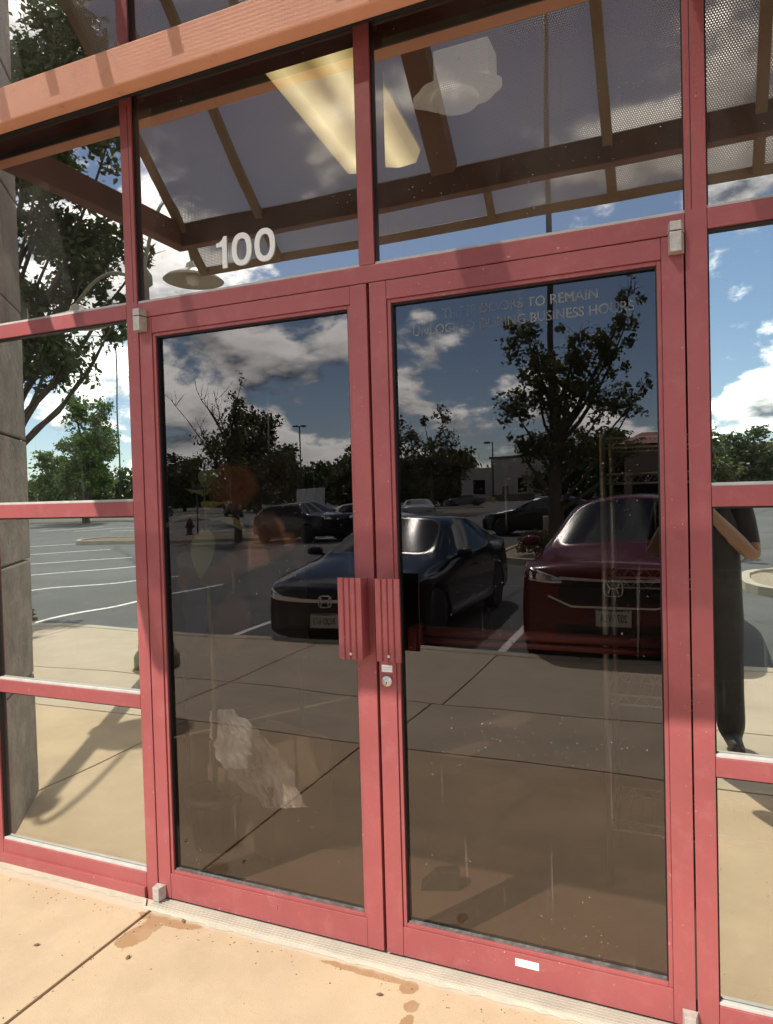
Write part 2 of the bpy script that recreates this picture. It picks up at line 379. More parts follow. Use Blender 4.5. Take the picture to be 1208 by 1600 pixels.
def text_mesh(body, size, ext=.001, off=0.0, align='LEFT', space=1.0):
    c = bpy.data.curves.new('t', 'FONT'); c.body = body; c.size = size; c.extrude = ext; c.offset = off; c.align_x = align; c.space_character = space
    c.resolution_u = 6
    o = bpy.data.objects.new('t', c); COL.objects.link(o)
    bpy.context.view_layer.update()
    me = bpy.data.meshes.new_from_object(o.evaluated_get(bpy.context.evaluated_depsgraph_get()))
    bpy.data.objects.remove(o); bpy.data.curves.remove(c); return me
RX90 = Matrix.Rotation(rad(90), 4, 'X')       # text lying in xy -> standing in xz, facing -y

# ================================================================== SETTING
LOT = -0.25
g = MB(); g.box(-700, 700, -900, -4.34, LOT - .2, LOT); go = g.build('parking_lot', ASPH); tag(go, 'wide worn asphalt parking lot', None, kind='structure')
bed = box('sidewalk', KERBM, None, -40, 40, -4.19, .0, -.24, -.03); tag(bed, kind='structure')
random.seed(4)
def slab(x0, x1, d0, d1):
    gp = .006
    o = box('slab', CONC, bed, x0 + gp, x1 - gp, -d1 + gp, -d0 - (gp if d0 > 0 else 0), -.12, 0.0, .004); return o
for row, d0, d1, xs in ((0, 0, 1.72, (-40, -24, -12, -5.6, -2.20, -.90, 2.4, 5.7, 14, 40)),
                        (1, 1.72, 2.65, (-40, -20, -9, -5.8, -2.53, -.82, 2.4, 5.7, 18, 40)),
                        (2, 2.65, 4.19, (-40, -18, -8, -5.8, -2.53, -.74, 2.4, 5.7, 15, 40))):
    for a, b in zip(xs[:-1], xs[1:]): slab(a, b, d0, d1)
for x in range(-40, 40, 4): box('kerb_stone', KERBM, bed, x + .006, x + 3.994, -4.34, -4.196, -.26, .002, .012)
# painted stall lines
for x, e in ((-1.0, 9.8), (-4.45, 9.8), (-7.9, 9.8), (2.45, 9.6), (5.4, 9.6)):
    tag(box('stall_line', LINEM, None, x - .05, x + .05, -e, -4.36, LOT, LOT + .004), kind='structure')
for (xa, ya, xb, yb) in ((-11.5, -7.2, -9.8, -10.9), (-14.3, -9.4, -12.2, -13.2), (-17.3, -11.9, -14.9, -14.9), (-20.6, -14.6, -18.2, -17.4), (-24.2, -17.4, -21.6, -20.2)):
    dv = Vector((xb - xa, yb - ya)).normalized() * .0; nv = Vector((-(yb - ya), xb - xa)).normalized() * .055
    tag(MB().prism([(xa + nv.x, ya + nv.y), (xb + nv.x, yb + nv.y), (xb - nv.x, yb - nv.y), (xa - nv.x, ya - nv.y)], LOT, LOT + .004).build('stall_line', LINEM), kind='structure')
for k in range(9):
    x = -34 + k * 2.75
    tag(box('stall_line', LINEM, None, x - .05, x + .05, -33, -28, LOT, LOT + .004), kind='structure')
for k in range(4):
    x = -12.2 + k * 2.9
    tag(box('stall_line', LINEM, None, x - .05, x + .05, -24.4, -19.4, LOT, LOT + .004), kind='structure')
def island(name, poly, m, label):
    # rounded kerb ring and bed
    c = Vector((sum(p[0] for p in poly) / len(poly), sum(p[1] for p in poly) / len(poly)))
    inner = [tuple(c + (Vector(p) - c) * (1 - .16 / (Vector(p) - c).length)) for p in poly]
    r = empty(name); n = len(poly)
    k = MB(); k.add([(x, y, LOT - .05) for x, y in poly] + [(x, y, LOT + .14) for x, y in poly] + [(x, y, LOT + .14) for x, y in inner] + [(x, y, LOT + .02) for x, y in inner],
                    [(a + i, a + (i + 1) % n, a + n + (i + 1) % n, a + n + i) for a in (0, n, 2 * n) for i in range(n)])
    k.build('kerb', KERBM, r)
    b = MB(); b.add([(x, y, LOT + .10) for x, y in inner] + [(c.x, c.y, LOT + .22)], [(i, (i + 1) % n, n) for i in range(n)]); b.build('soil', m, r)
    tag(r, label, None, kind='structure'); return r
def oval(cx_, cy__, a, b, n=28, p=3.0, rot=0):
    out = []
    for k in range(n):
        t = 2 * math.pi * k / n; x = a * math.copysign(abs(math.cos(t)) ** (2 / p), math.cos(t)); y = b * math.copysign(abs(math.sin(t)) ** (2 / p), math.sin(t))
        out.append((cx_ + x * math.cos(rot) - y * math.sin(rot), cy__ + x * math.sin(rot) + y * math.cos(rot)))
    return out
island('planting_island', oval(-.9, -17.7, 2.9, 4.0), GRAVEL, 'gravel planting island behind the parked cars')
island('planting_island', oval(-18.2, -22.9, 5.2, 1.7, rot=rad(-36)), MULCH, 'mulched planting island with a hydrant')
island('planting_island', oval(4.6, -11.4, 3.0, 2.0), GRAVEL, 'gravel planting island reflected in the right sidelight')
island('planting_island', oval(-43, -40.5, 9, 1.7, rot=rad(-40)), MULCH, 'mulched island under a bushy tree')
island('planting_island', oval(-17.2, -50, 6, 2.0), MULCH, 'far mulched island with slim trees')
for k, (x, y, a, b) in enumerate(((-30, -66, 12, 1.5), (8, -30, 4, 2.2), (-60, -70, 10, 1.6))):
    island('planting_island', oval(x, y, a, b), MULCH, 'distant planted strip in the parking lot')
tag(box('interior_floor', CARPET, None, -6, 6, .045, 9, -.1, -.002), kind='structure')
tag(box('interior_ceiling', CEILIN, None, -6.2, 6.2, .113, 9.2, 3.42, 3.5), kind='structure')
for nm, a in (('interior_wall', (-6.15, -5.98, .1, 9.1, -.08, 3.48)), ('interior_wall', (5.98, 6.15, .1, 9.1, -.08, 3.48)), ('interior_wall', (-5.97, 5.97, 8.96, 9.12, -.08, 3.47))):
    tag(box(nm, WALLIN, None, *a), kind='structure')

# ================================================================== BUILDING
fac = empty('building_facade'); tag(fac, 'beige stucco building front around the maroon storefront', 'building')
for a in ((-14, -2.95, .0, .3, 0, 6.5), (1.80, 14, .0, .3, 0, 6.5), (-2.95, 1.80, .0, .3, 4.40, 6.5)):
    box('wall', STUCCO, fac, *a)
box('roof', STUCCO, fac, -14, 14, .0, 10, 6.5, 6.7)
# stone pier at the left, with an angled face towards the doors
pier = empty('stone_pier', (-2.4, -.3, 0)); tag(pier, 'grey stone clad pier left of the storefront', 'pier')
pin = Matrix.Translation((2.4, .3, 0))
ppoly = [(-1.80, .05), (-1.80, -.03), (-2.19, -.54), (-2.9, -.54), (-2.9, .05)]
z = 0.0; random.seed(8)
for hgt in (.62, .58, .60, .64, .55, .60, .62, .58, .56, .6, .6, .55):
    j = random.uniform(-.008, .008)
    m = MB(); m.prism([(x + j, y + (j if y < 0 else 0)) for x, y in ppoly], z + .004, z + hgt - .004)
    o = m.build('stone', STONEM, pier, .008); o.data.transform(pin); z += hgt

# ------------------------------------------------------------------ storefront frame
sf = empty('storefront_frame'); tag(sf, 'maroon aluminium storefront frame with glass panes around the doors', 'storefront')
ZT = 4.30; GY = .022; FB = .112
def bar(x0, x1, z0, z1, name, y0=0.0, y1=FB):
    return box(name, PAINT, sf, x0, x1, y0, y1, z0, z1, .0018)
mL = bar(-.967, -.9155, .0, ZT, 'mullion'); mR = bar(.9155, .968, .0, ZT, 'mullion')
bar(-1.772, -1.722, 0, ZT, 'mullion'); bar(1.722, 1.772, 0, ZT, 'mullion')
bar(-.9145, .9145, 2.141, 2.194, 'door_header', .0)
bar(-.026, .026, 2.195, 2.944, 'mullion'); bar(-.026, .026, 3.006, 4.24, 'mullion')
for x0, x1 in ((-1.721, -.968), (.969, 1.721)):
    for z0, z1 in ((2.144, 2.197), (1.424, 1.478), (.712, .762), (2.945, 3.005), (4.24, ZT)): bar(x0, x1, z0, z1, 'rail')
    bar(x0, x1, .012, .095, 'sill'); box('sill_flashing', PAINT, sf, x0, x1, -.012, .0, .004, .045, .002)
bar(-.9145, .9145, 2.945, 3.005, 'rail'); bar(-.9145, .9145, 4.24, ZT, 'rail')
# seams in the mullion faces (snap-in face covers)
for x in (-.931, .9318): box('face_seam', BLKGL, sf, x - .0009, x + .0009, -.0006, .002, 2.2, 2.9)
def pane(x0, x1, z0, z1, m, inner=None, n=1):
    e = .004
    o = box('glass_pane', m, sf, x0 + e, x1 - e, GY, GY + .006, z0 + e, z1 - e)
    if inner:
        q = MB(); tl = random.uniform(-.0016, .0016); tx = random.uniform(.0006, .0020)
        a, b, c, d = x0 + e, x1 - e, z0 + e, z1 - e; y = GY + .022
        q.add([(a, y - tx * (b - a) / 2, c), (b, y + tx * (b - a) / 2, c), (b, y + tx * (b - a) / 2 + tl * (d - c), d), (a, y - tx * (b - a) / 2 + tl * (d - c), d)], [(0, 1, 2, 3)])
        q.build('inner_pane', inner, o)
    # glazing bead at the foot and gasket round the edge
    box('glazing_bead', BEAD, sf, x0, x1, .006, GY - .001, z0, z0 + .009, .001)
    for a_ in ((x0, x0 + .004, z0 + .009, z1), (x1 - .004, x1, z0 + .009, z1), (x0 + .004, x1 - .004, z1 - .005, z1)):
        box('gasket', BLKGL, sf, a_[0], a_[1], .008, GY - .001, a_[2], a_[3])
random.seed(21)
for x0, x1 in ((-1.722, -.967), (.968, 1.722)):
    for z0, z1 in ((.095, .712), (.762, 1.424), (1.478, 2.144)): pane(x0, x1, z0, z1, G_SIDE, G_INNER)
    pane(x0, x1, 2.197, 2.945, G_TRAN); pane(x0, x1, 3.005, 4.24, G_TRAN)
for x0, x1 in ((-.9155, -.026), (.026, .9155)):
    pane(x0, x1, 2.194, 2.945, G_TRAN); pane(x0, x1, 3.005, 4.24, G_TRAN)

# ------------------------------------------------------------------ doors
def offset_pivot(parent, x, z0, z1, split, low=False):
    p = MB(); w0, w1 = x - .020, x + .020
    pl = [(w0, 0), (w0 + .006, -.034), (w1 - .006, -.034), (w1, 0)]
    k = empty('pivot'); k.parent = parent
    MB().prism(pl, z0, split - .0015).build('lower_body', ALU, k, .0015); MB().prism(pl, split + .0015, z1).build('upper_body', ALU, k, .0015)
    box('pin', BLACK, k, w0 + .008, w1 - .008, -.028, -.002, split - .003, split + .003)
def door(sg, label):
    d = empty('door', (0, 0, 0)); tag(d, label, 'door', 'pair of maroon glass doors')
    X = lambda a, b: (min(sg * a, sg * b), max(sg * a, sg * b))
    zb, zt = .020, 2.1385
    for a, b in ((.005, .062), (.856, .911)):
        x0, x1 = X(a, b); box('stile', PAINT, d, x0, x1, .001, .046, zb, zt, .0016)
    x0, x1 = X(.0628, .8552)
    box('top_rail', PAINT, d, x0, x1, .002, .046, 2.082, zt, .0016); box('bottom_rail', PAINT, d, x0, x1, .002, .046, zb, .112, .0016)
    a, b = x0, x1
    for nm, q in (('glazing_stop', (a, a + .0115, .1128, 2.0812)), ('glazing_stop', (b - .0115, b, .1128, 2.0812)), ('glazing_stop', (a + .012, b - .012, 2.0697, 2.0812)), ('glazing_stop', (a + .012, b - .012, .1128, .1243))):
        box(nm, PAINT, d, q[0], q[1], .0065, .030, q[2], q[3], .0014)
    for q in ((a + .0118, a + .016, .1245, 2.069), (b - .016, b - .0118, .1245, 2.069), (a + .016, b - .016, 2.064, 2.069), (a + .016, b - .016, .1245, .129)):
        box('gasket', DUSTY if q[3] < .2 else BLKGL, d, q[0], q[1], .014, GY + .004, q[2], q[3])
    pn = box('glass_pane', G_DOOR, d, a + .0125, b - .0125, GY + .005, GY + .011, .1255, 2.068)
    # fluted pull
    x0, x1 = X(.024, .104)
    h = empty('pull_handle'); h.parent = d
    nfl = 7; pts = []
    xs = np.linspace(x0, x1, 57)
    top = []
    for x in xs:
        u = (x - x0) / (x1 - x0); gro = .0055 * max(0, math.cos(u * 2 * math.pi * 4.0)) ** 3 if .05 < u < .95 else 0
        top.append((x, -.0585 + gro))
    poly = top + [(x1, -.050), (x0, -.050)]
    MB().prism(poly, .968, 1.222).build('fluted_face', PAINT, h)
    sx0, sx1 = X(.025, .031)
    box('side_plate', PAINT, h, sx0, sx1, -.050, .0, .972, 1.218, .001)
    bx0, bx1 = X(.034, .100)
    box('back_bracket', BLKGL, h, bx0, bx1, -.049, -.046, .98, 1.21)
    MB().lathe([(.0045, -.0595), (.0045, -.057)], ((x0 + x1) / 2, 0, .985), 14, 'y').build('screw', STEEL, h)
    offset_pivot(d, sg * .893, 2.088, 2.166, 2.141); offset_pivot(d, sg * .897, .004, .068, .018)
    return d, pn
dl, pnl = door(-1, 'left maroon glass door with fluted pull handle, without a lock cylinder')
dr, pnr = door(1, 'right maroon glass door with lock cylinder below its fluted pull')
lk = MB().lathe([(.0172, .001), (.0172, -.005), (.0155, -.0075), (.0095, -.0075), (.0090, -.0095), (.0, -.0095)], (.0325, 0, .893), 24, 'y').build('lock_cylinder', STEEL, dr, 0, True)
box('keyhole', BLACK, lk, .0313, .0337, -.0102, -.0093, .885, .893)
box('sticker', WHITE, dr, .014, .050, -.0004, .0012, .921, .943)
box('rating_label', WHITE, dr, .420, .490, .0003, .0022, .075, .097)
box('blank_plate', PAINT, dl, -.46, -.40, .0003, .0022, .072, .088)
for x in (.424, .486): MB().lathe([(.0022, -.0006), (.0022, .001)], (x, 0, .086), 10, 'y').build('rivet', STEEL, dr)
for j in range(3): box('label_print', STEEL, dr, .436 + .0, .482 - j * .008, -.0002, .0004, .091 - j * .005, .0922 - j * .005)
for j in range(2): box('label_print', STEEL, dr, .018, .046 - j * .004, -.0009, -.0003, .935 - j * .007, .9365 - j * .007)
BARM = mat('dark_maroon_bar', (.10, .018, .020), .45, var=.1)
pb = empty('push_bar'); pb.parent = dr
MB().tube([(.10, .115, 1.035), (.86, .115, 1.035)], .016, 10).build('bar', BARM, pb, 0, True)
MB().tube([(.10, .115, 1.005), (.86, .115, 1.005)], .010, 10).build('bar', BARM, pb, 0, True)
for x in (.085, .845): box('bracket', BARM, pb, x, x + .03, .046, .13, .985, 1.055, .003)
# worn lettering on the right pane
def wornink():
    m, t = mk('worn_grey_vinyl'); o = N(t, 'ShaderNodeOutputMaterial'); b = N(t, 'ShaderNodeBsdfPrincipled'); tr = N(t, 'ShaderNodeBsdfTransparent'); mx = N(t, 'ShaderNodeMixShader')
    b.inputs['Base Color'].default_value = (.22, .23, .24, 1); b.inputs['Roughness'].default_value = .8
    c = N(t, 'ShaderNodeNewGeometry'); n = N(t, 'ShaderNodeTexNoise'); n.inputs['Scale'].default_value = 9; n.inputs['Detail'].default_value = 6
    t.links.new(c.outputs['Position'], n.inputs['Vector'])
    t.links.new(rng(t, n.outputs[0], .42, .60, .45, 1.0), mx.inputs[0]); t.links.new(b.outputs[0], mx.inputs[1]); t.links.new(tr.outputs[0], mx.inputs[2]); t.links.new(mx.outputs[0], o.inputs[0]); return m
INK = wornink()
def letters(parent, s, x, y, z, size, m, width=None, off=0.0, ext=.0004, name='lettering', mirror=False):
    me = text_mesh(s, size, ext, off)
    xs = [v.co.x for v in me.vertices]; sx = (width / (max(xs) - min(xs))) if width else 1.0; mn = min(xs)
    me.transform(Matrix.Translation((-mn, 0, 0))); me.transform(Matrix.Scale(sx, 4, (1, 0, 0))); me.transform(RX90)
    me.transform(Matrix.Translation((x, y, z)))
    return link(name, me, m, parent)
letters(dr, 'THESE DOORS TO REMAIN', .235, GY + .0035, 2.008, .040, INK, .455, .0006)
letters(dr, 'UNLOCKED DURING BUSINESS HOURS', .140, GY + .0035, 1.963, .040, INK, .645, .0006)
# address numerals
num = empty('address_numerals'); tag(num, 'white address number 100 on the glass above the left door', 'number')
NZ, NH = 2.271, .108
def digit(name, outer, inner, x0):
    q = MB(); ya, yb = GY - .0040, GY - .0004; n = len(outer)
    if inner is None:
        q.add([(x0 + x, ya, NZ + z_) for x, z_ in outer] + [(x0 + x, yb, NZ + z_) for x, z_ in outer], [tuple(range(n)), tuple(range(n, 2 * n))[::-1]] + [(i, (i + 1) % n, n + (i + 1) % n, n + i) for i in range(n)])
    else:
        for y in (ya, yb): q.v += [(x0 + x, y, NZ + z_) for x, z_ in outer] + [(x0 + x, y, NZ + z_) for x, z_ in inner]
        for i in range(n):
            k = (i + 1) % n; q.f += [(i, k, n + k, n + i), (2 * n + i, 3 * n + i, 3 * n + k, 2 * n + k), (i, 2 * n + i, 2 * n + k, k), (n + i, n + k, 3 * n + k, 3 * n + i)]
    return q.build(name, WHITE, num)
digit('digit_one', [(.024, 0), (.043, 0), (.043, NH), (.030, NH), (.024, NH * .90), (.012, NH * .83), (.0, NH * .815), (.0, NH * .69), (.024, NH * .69)], None, -.575)
def ring_(a, b):
    return [(.041 + a * math.copysign(abs(math.cos(t)) ** .85, math.cos(t)), NH / 2 + b * math.copysign(abs(math.sin(t)) ** .9, math.sin(t))) for t in [2 * math.pi * k / 40 for k in range(40)]]
for x in (-.513, -.421): digit('digit_zero', ring_(.040, NH / 2 + .001), ring_(.0205, NH / 2 - .0175), x)
# threshold
th = empty('door_threshold'); tag(th, 'pale ribbed metal threshold under the double doors', 'threshold')
box('saddle', THRESH, th, -.914, .914, -.052, .060, .0, .010, .002)
for k in range(5): box('rib', THRESH, th, -.913, .913, -.046 + k * .011, -.040 + k * .011, .010, .0135, .0008)
mo = MB(); random.seed(3)
n = 90; vs = []
for k in range(n + 1):
    x = -1.74 + k * 2.7 / n; vs += [(x, -.052 if x > -.93 else -.012, .007), (x, -.064 + (0 if x > -.93 else .028) + random.uniform(-.006, .005), .0012)]
mo.add(vs, [(2 * i, 2 * i + 1, 2 * i + 3, 2 * i + 2) for i in range(n)]); tag(mo.build('mortar_line', KERBM), 'rough pale mortar line at the foot of the storefront', 'mortar')

# ------------------------------------------------------------------ canopy
can = empty('entrance_canopy'); tag(can, 'terracotta steel canopy with sloping perforated metal sheet over the doors', 'canopy')
BZ0, BZ1 = 2.905, 3.035
box('ledger_beam', ORANGE, can, -1.77, 3.1, -.113, -.050, BZ0, BZ1, .006)
box('outer_beam', BROWN, can, -1.77, 3.1, -1.285, -1.222, BZ0, BZ1, .006)
for x0, x1 in ((-1.772, -1.700), (3.03, 3.10)): box('end_beam', BROWN, can, x0, x1, -1.221, -.114, BZ0 + .002, BZ1 - .002, .006)
for x in (-1.747, -.941, .0, .942, 1.747): box('bracket', PAINT, can, x - .02, x + .02, -.040, -.001, BZ0 + .05, BZ1 - .01, .002)
box('shade_strip', BLACK, can, -1.76, 3.09, -.0495, -.041, BZ0 - .002, BZ1 - .004)  # black strip added to paint the ledger's back as shaded in the reflection
S2 = math.sqrt(.5)
def sloped(name, m, x0, x1, a, b, t0, t1, bev=.002):
    # along the 45 degree slope: a..b horizontal distance from the wall, t0..t1 thickness under the sheet
    q = MB(); vs = []
    for x in (x0, x1):
        for d, t_ in ((a, t0), (b, t0), (b, t1), (a, t1)):
            zz = 2.81 + (1.44 - d); vs.append((x, -d + t_ * S2, zz - t_ * S2))
    q.add(vs, [(0, 1, 2, 3), (4, 7, 6, 5), (0, 4, 5, 1), (1, 5, 6, 2), (2, 6, 7, 3), (3, 7, 4, 0)])
    return q.build(name, m, can, bev)
for x in (-1.70, -1.20, .60, 1.20, 1.80, 2.4, 3.07): sloped('rib', RIBM, x - .022, x + .022, .02, 1.43, .004, .034)
for x in (-1.45, -.9, -.3, .3, .9): sloped('top_strap', RIBM, x - .022, x + .022, .02, .62, -.012, -.003)
sloped('rafter', BROWN, -.185, -.075, .02, 1.21, .006, .10)
sloped('rib', RIBM, .02, .055, 1.29, 1.43, .004, .030)
sloped('edge_angle', RIBM, -1.72, 3.09, 1.405, 1.44, -.004, .004)
# perforated sheets: local x along the wall, local y down the slope
def sheet(x0, x1):
    L = 1.44 * math.sqrt(2)
    q = MB(); q.add([(0, 0, 0), (x1 - x0, 0, 0), (x1 - x0, L, 0), (0, L, 0)], [(0, 1, 2, 3)])
    o = q.build('perforated_sheet', PERF, can)
    o.location = (x0, 0.0, 4.25); o.rotation_euler = (rad(180 + 45), 0, 0)
    # local +y must run down and outward
    o.matrix_basis = Matrix(((1, 0, 0, x0), (0, -S2, S2, 0), (0, -S2, -S2, 4.25), (0, 0, 0, 1)))
for a, b in ((-1.72, -1.2), (-1.199, .6), (.601, 1.8), (1.801, 3.09)): sheet(a, b)

# ================================================================== INTERIOR THINGS
lf = empty('ceiling_light', (-.60, 1.12, 3.40), rad(6)); tag(lf, 'yellowed fluorescent ceiling light seen through the transom glass', 'ceiling light')
box('housing', OFFW, lf, -.235, .235, -.60, .60, -.02, .018, .004)
q = MB(); prof = [(-.225, -.021), (-.20, -.085), (-.10, -.098), (-.012, -.080), (.012, -.080), (.10, -.098), (.20, -.085), (.225, -.021)]
q.add([(x, y, z_) for y in (-.595, .595) for x, z_ in prof], [(i, i + 1, i + 9, i + 8) for i in range(7)] + [tuple(range(8)), tuple(range(8, 16))[::-1]])
q.build('lens', YELLOWL, lf)
el = empty('emergency_light', (.125, .62, 2.965)); el.scale = (.80, .8, .62); tag(el, 'off white emergency light with an added glow, hanging inside, above the right door', 'emergency light')
GLOWW = mat('added_glow_cover', (.80, .77, .68), .5, var=.05, emis=((1.0, .93, .76), .24))  # glow added to the unlit cover so it shows through the glass
box('body', GLOWW, el, -.10, .17, -.08, .08, .09, .29, .012)
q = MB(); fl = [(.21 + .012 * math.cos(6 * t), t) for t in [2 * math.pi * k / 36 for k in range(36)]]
q.prism([(r_ * math.cos(t) - .01, .55 * r_ * math.sin(t)) for r_, t in fl], .035, .088); q.build('scalloped_base', GLOWW, el, .008)
MB().lathe([(.115, .034), (.11, .0), (.09, -.012), (.0, -.014)], (-.02, 0, 0), 24).build('lens', GLOWW, el, 0, True)
MB().lathe([(.006, -.002), (.006, .002)], (.03, -.081, .20), 10, 'y').build('test_button', STEEL, el)

# wire shelving
RACK = mat('zinc_wire', (.22, .22, .21), .4, metal=.5, var=.1)
ws = empty('wire_shelf_rack', (.95, .78, 0)); tag(ws, 'chrome wire shelf rack inside behind the right door', 'shelf rack')
for x in (-.33, .33):
    for y in (-.10, .22): MB().tube([(x, y, 0), (x, y, 1.68)], .0115, 10).build('post', RACK, ws, 0, True)
for zz in (.25, .72, 1.15, 1.53, 1.66):
    m = MB()
    for y in (-.10, .22):
        for dz in (0, -.035): m.tube([(-.33, y, zz + dz), (.33, y, zz + dz)], .004, 6)
        zig = [(-.33 + .66 * k / 22, y, zz - (.035 if k % 2 else 0)) for k in range(23)]; m.tube(zig, .0022, 5)
    for x in (-.33, .33): m.tube([(x, -.10, zz), (x, .22, zz)], .004, 6)
    for k in range(15):
        x = -.31 + .62 * k / 14; m.tube([(x, -.10, zz), (x, .22, zz)], .0018, 5)
    m.build('wire_shelf', RACK, ws, 0, True)
# potted plant
pl = empty('potted_plant', (-.98, .44, 0)); tag(pl, 'leggy potted plant with broad pale leaves inside the left door', 'plant')
MB().lathe([(.09, 0), (.12, .20), (.13, .20), (.13, .23), (.11, .23), (.10, .20)], n=18).build('pot', mat('dark_pot', (.03, .025, .02), .6), pl, 0, True)
MB().tube([(0, 0, .18), (.015, 0, .7), (-.01, .01, 1.2), (0, 0, 1.55)], [.012, .010, .007, .004], 8).build('stem', mat('plant_stem', (.10, .12, .05), .6), pl, 0, True)
LEAFP = leafmat('pale_house_plant_leaf', (.40, .55, .26), (.66, .74, .52), .5)
random.seed(5)
for (az, ti, ln, wd, zz) in ((rad(200), .15, .17, .055, 1.40), (rad(-30), .55, .22, .06, 1.41), (rad(-10), .2, .20, .05, 1.38), (rad(80), 1.2, .18, .07, 1.50), (rad(150), .7, .16, .06, 1.47), (rad(-60), -.5, .2, .05, 1.36)):
    q = MB(); vs = []; d = Vector((math.cos(az) * math.cos(ti), math.sin(az) * math.cos(ti), math.sin(ti))); sdv = d.cross(Vector((0, 0, 1))).normalized(); nn = sdv.cross(d)
    for k in range(7):
        u = k / 6; w_ = wd * math.sin(math.pi * min(1, u * .92 + .05)) ** .8
        c_ = Vector((0, 0, zz)) + d * (.03 + ln * u) - Vector((0, 0, .09 * u * u))
        vs += [c_ - sdv * w_ + nn * .012, c_, c_ + sdv * w_ + nn * .012]
    q.add(vs, [(3 * i + a, 3 * i + a + 1, 3 * i + a + 4, 3 * i + a + 3) for i in range(6) for a in (0, 1)]); q.build('leaf', LEAFP, pl, 0, True)
def placeholdermat():
    m, t = mk('placeholder_print'); o = N(t, 'ShaderNodeOutputMaterial'); b = N(t, 'ShaderNodeBsdfPrincipled'); b.inputs['Roughness'].default_value = .6
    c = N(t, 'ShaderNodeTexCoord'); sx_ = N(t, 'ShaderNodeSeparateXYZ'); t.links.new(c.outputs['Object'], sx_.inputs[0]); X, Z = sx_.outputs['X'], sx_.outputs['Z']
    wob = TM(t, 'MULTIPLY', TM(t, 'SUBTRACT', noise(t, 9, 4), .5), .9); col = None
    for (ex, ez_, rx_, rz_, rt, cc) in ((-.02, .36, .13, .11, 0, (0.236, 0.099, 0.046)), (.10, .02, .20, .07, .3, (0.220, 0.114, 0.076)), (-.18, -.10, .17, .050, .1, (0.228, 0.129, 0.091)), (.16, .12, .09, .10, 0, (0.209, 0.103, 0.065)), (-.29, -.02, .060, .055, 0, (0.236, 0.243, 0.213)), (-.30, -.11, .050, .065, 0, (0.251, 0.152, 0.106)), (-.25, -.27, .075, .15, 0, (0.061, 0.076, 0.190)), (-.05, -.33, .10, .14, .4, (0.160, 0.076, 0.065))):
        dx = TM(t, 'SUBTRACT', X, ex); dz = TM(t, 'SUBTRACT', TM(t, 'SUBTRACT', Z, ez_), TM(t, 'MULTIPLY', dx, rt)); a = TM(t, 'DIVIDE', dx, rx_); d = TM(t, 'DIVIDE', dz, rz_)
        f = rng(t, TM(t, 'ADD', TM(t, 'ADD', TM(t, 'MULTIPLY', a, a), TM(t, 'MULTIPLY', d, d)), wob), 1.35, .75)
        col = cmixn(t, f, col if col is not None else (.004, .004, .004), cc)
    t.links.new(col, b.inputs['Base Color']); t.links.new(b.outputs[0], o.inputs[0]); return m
po = empty('placeholder_board', (-1.20, .98, 1.18), rad(8)); tag(po, 'dim poster board added so its warm and blue patches stand in for faint unidentified shapes inside the left door', 'placeholder')  # made-up board; its painted patches copy faint shapes of unknown origin
box('print', placeholdermat(), po, -.42, .36, .0, .006, -.50, .52); box('backing', BLACK, po, -.425, .365, .0065, .016, -.505, .525)
for x in (-.36, .30): MB().tube([(x, .03, .40), (x, .06, -1.18)], .011, 6).build('leg', BLACK, po)
# crumpled plastic sheeting and scraps on the floor
def crumple(name, m, cx_, cy__, a, b, rot, h, n, seed, label, cat):
    rnd = np.random.RandomState(seed); q = MB(); vs = []
    ph = rnd.uniform(0, 6.28, 8); fr = rnd.uniform(6, 30, (8, 2))
    for i in range(n + 1):
        for j in range(n + 1):
            u, v = i / n - .5, j / n - .5
            x = a * u * (1 + .12 * math.sin(9 * v + ph[0])); y = b * v * (1 + .15 * math.sin(7 * u + ph[1]))
            zz = sum(abs(math.sin(fr[k][0] * u + fr[k][1] * v + ph[k])) for k in range(8)) / 8
            zz = h * (zz ** 1.5 * (1 - (2 * max(abs(u), abs(v))) ** 6) + .02) + rnd.uniform(0, .004)
            vs.append((x * math.cos(rot) - y * math.sin(rot), x * math.sin(rot) + y * math.cos(rot), zz))
    q.add(vs, [(i * (n + 1) + j, (i + 1) * (n + 1) + j, (i + 1) * (n + 1) + j + 1, i * (n + 1) + j + 1) for i in range(n) for j in range(n)])
    o = q.build(name, m, None); o.location = (cx_, cy__, .001); tag(o, label, cat); return o
def plastic():
    m, t = mk('clear_plastic_film'); o = N(t, 'ShaderNodeOutputMaterial'); b = N(t, 'ShaderNodeBsdfPrincipled'); tr = N(t, 'ShaderNodeBsdfTransparent'); mx = N(t, 'ShaderNodeMixShader')
    b.inputs['Base Color'].default_value = (.66, .68, .69, 1); b.inputs['Roughness'].default_value = .16
    t.links.new(rng(t, noise(t, 9, 5), .3, .7, .12, .80), mx.inputs[0]); t.links.new(b.outputs[0], mx.inputs[1]); t.links.new(tr.outputs[0], mx.inputs[2]); t.links.new(mx.outputs[0], o.inputs[0]); return m
bxo = empty('cardboard_box', (-.82, .62, 0), rad(-18)); tag(bxo, 'dark open cardboard box under the plastic sheet', 'box'); CARD = mat('dark_cardboard', (.24, .17, .11), .9, var=.15)
for q in ((-.22, .22, -.17, -.16, 0, .30), (-.22, .22, .16, .17, 0, .42), (-.22, -.21, -.159, .159, 0, .40), (.21, .22, -.159, .159, 0, .24), (-.209, .209, -.159, .159, 0, .01)): box('panel', CARD, bxo, *q)
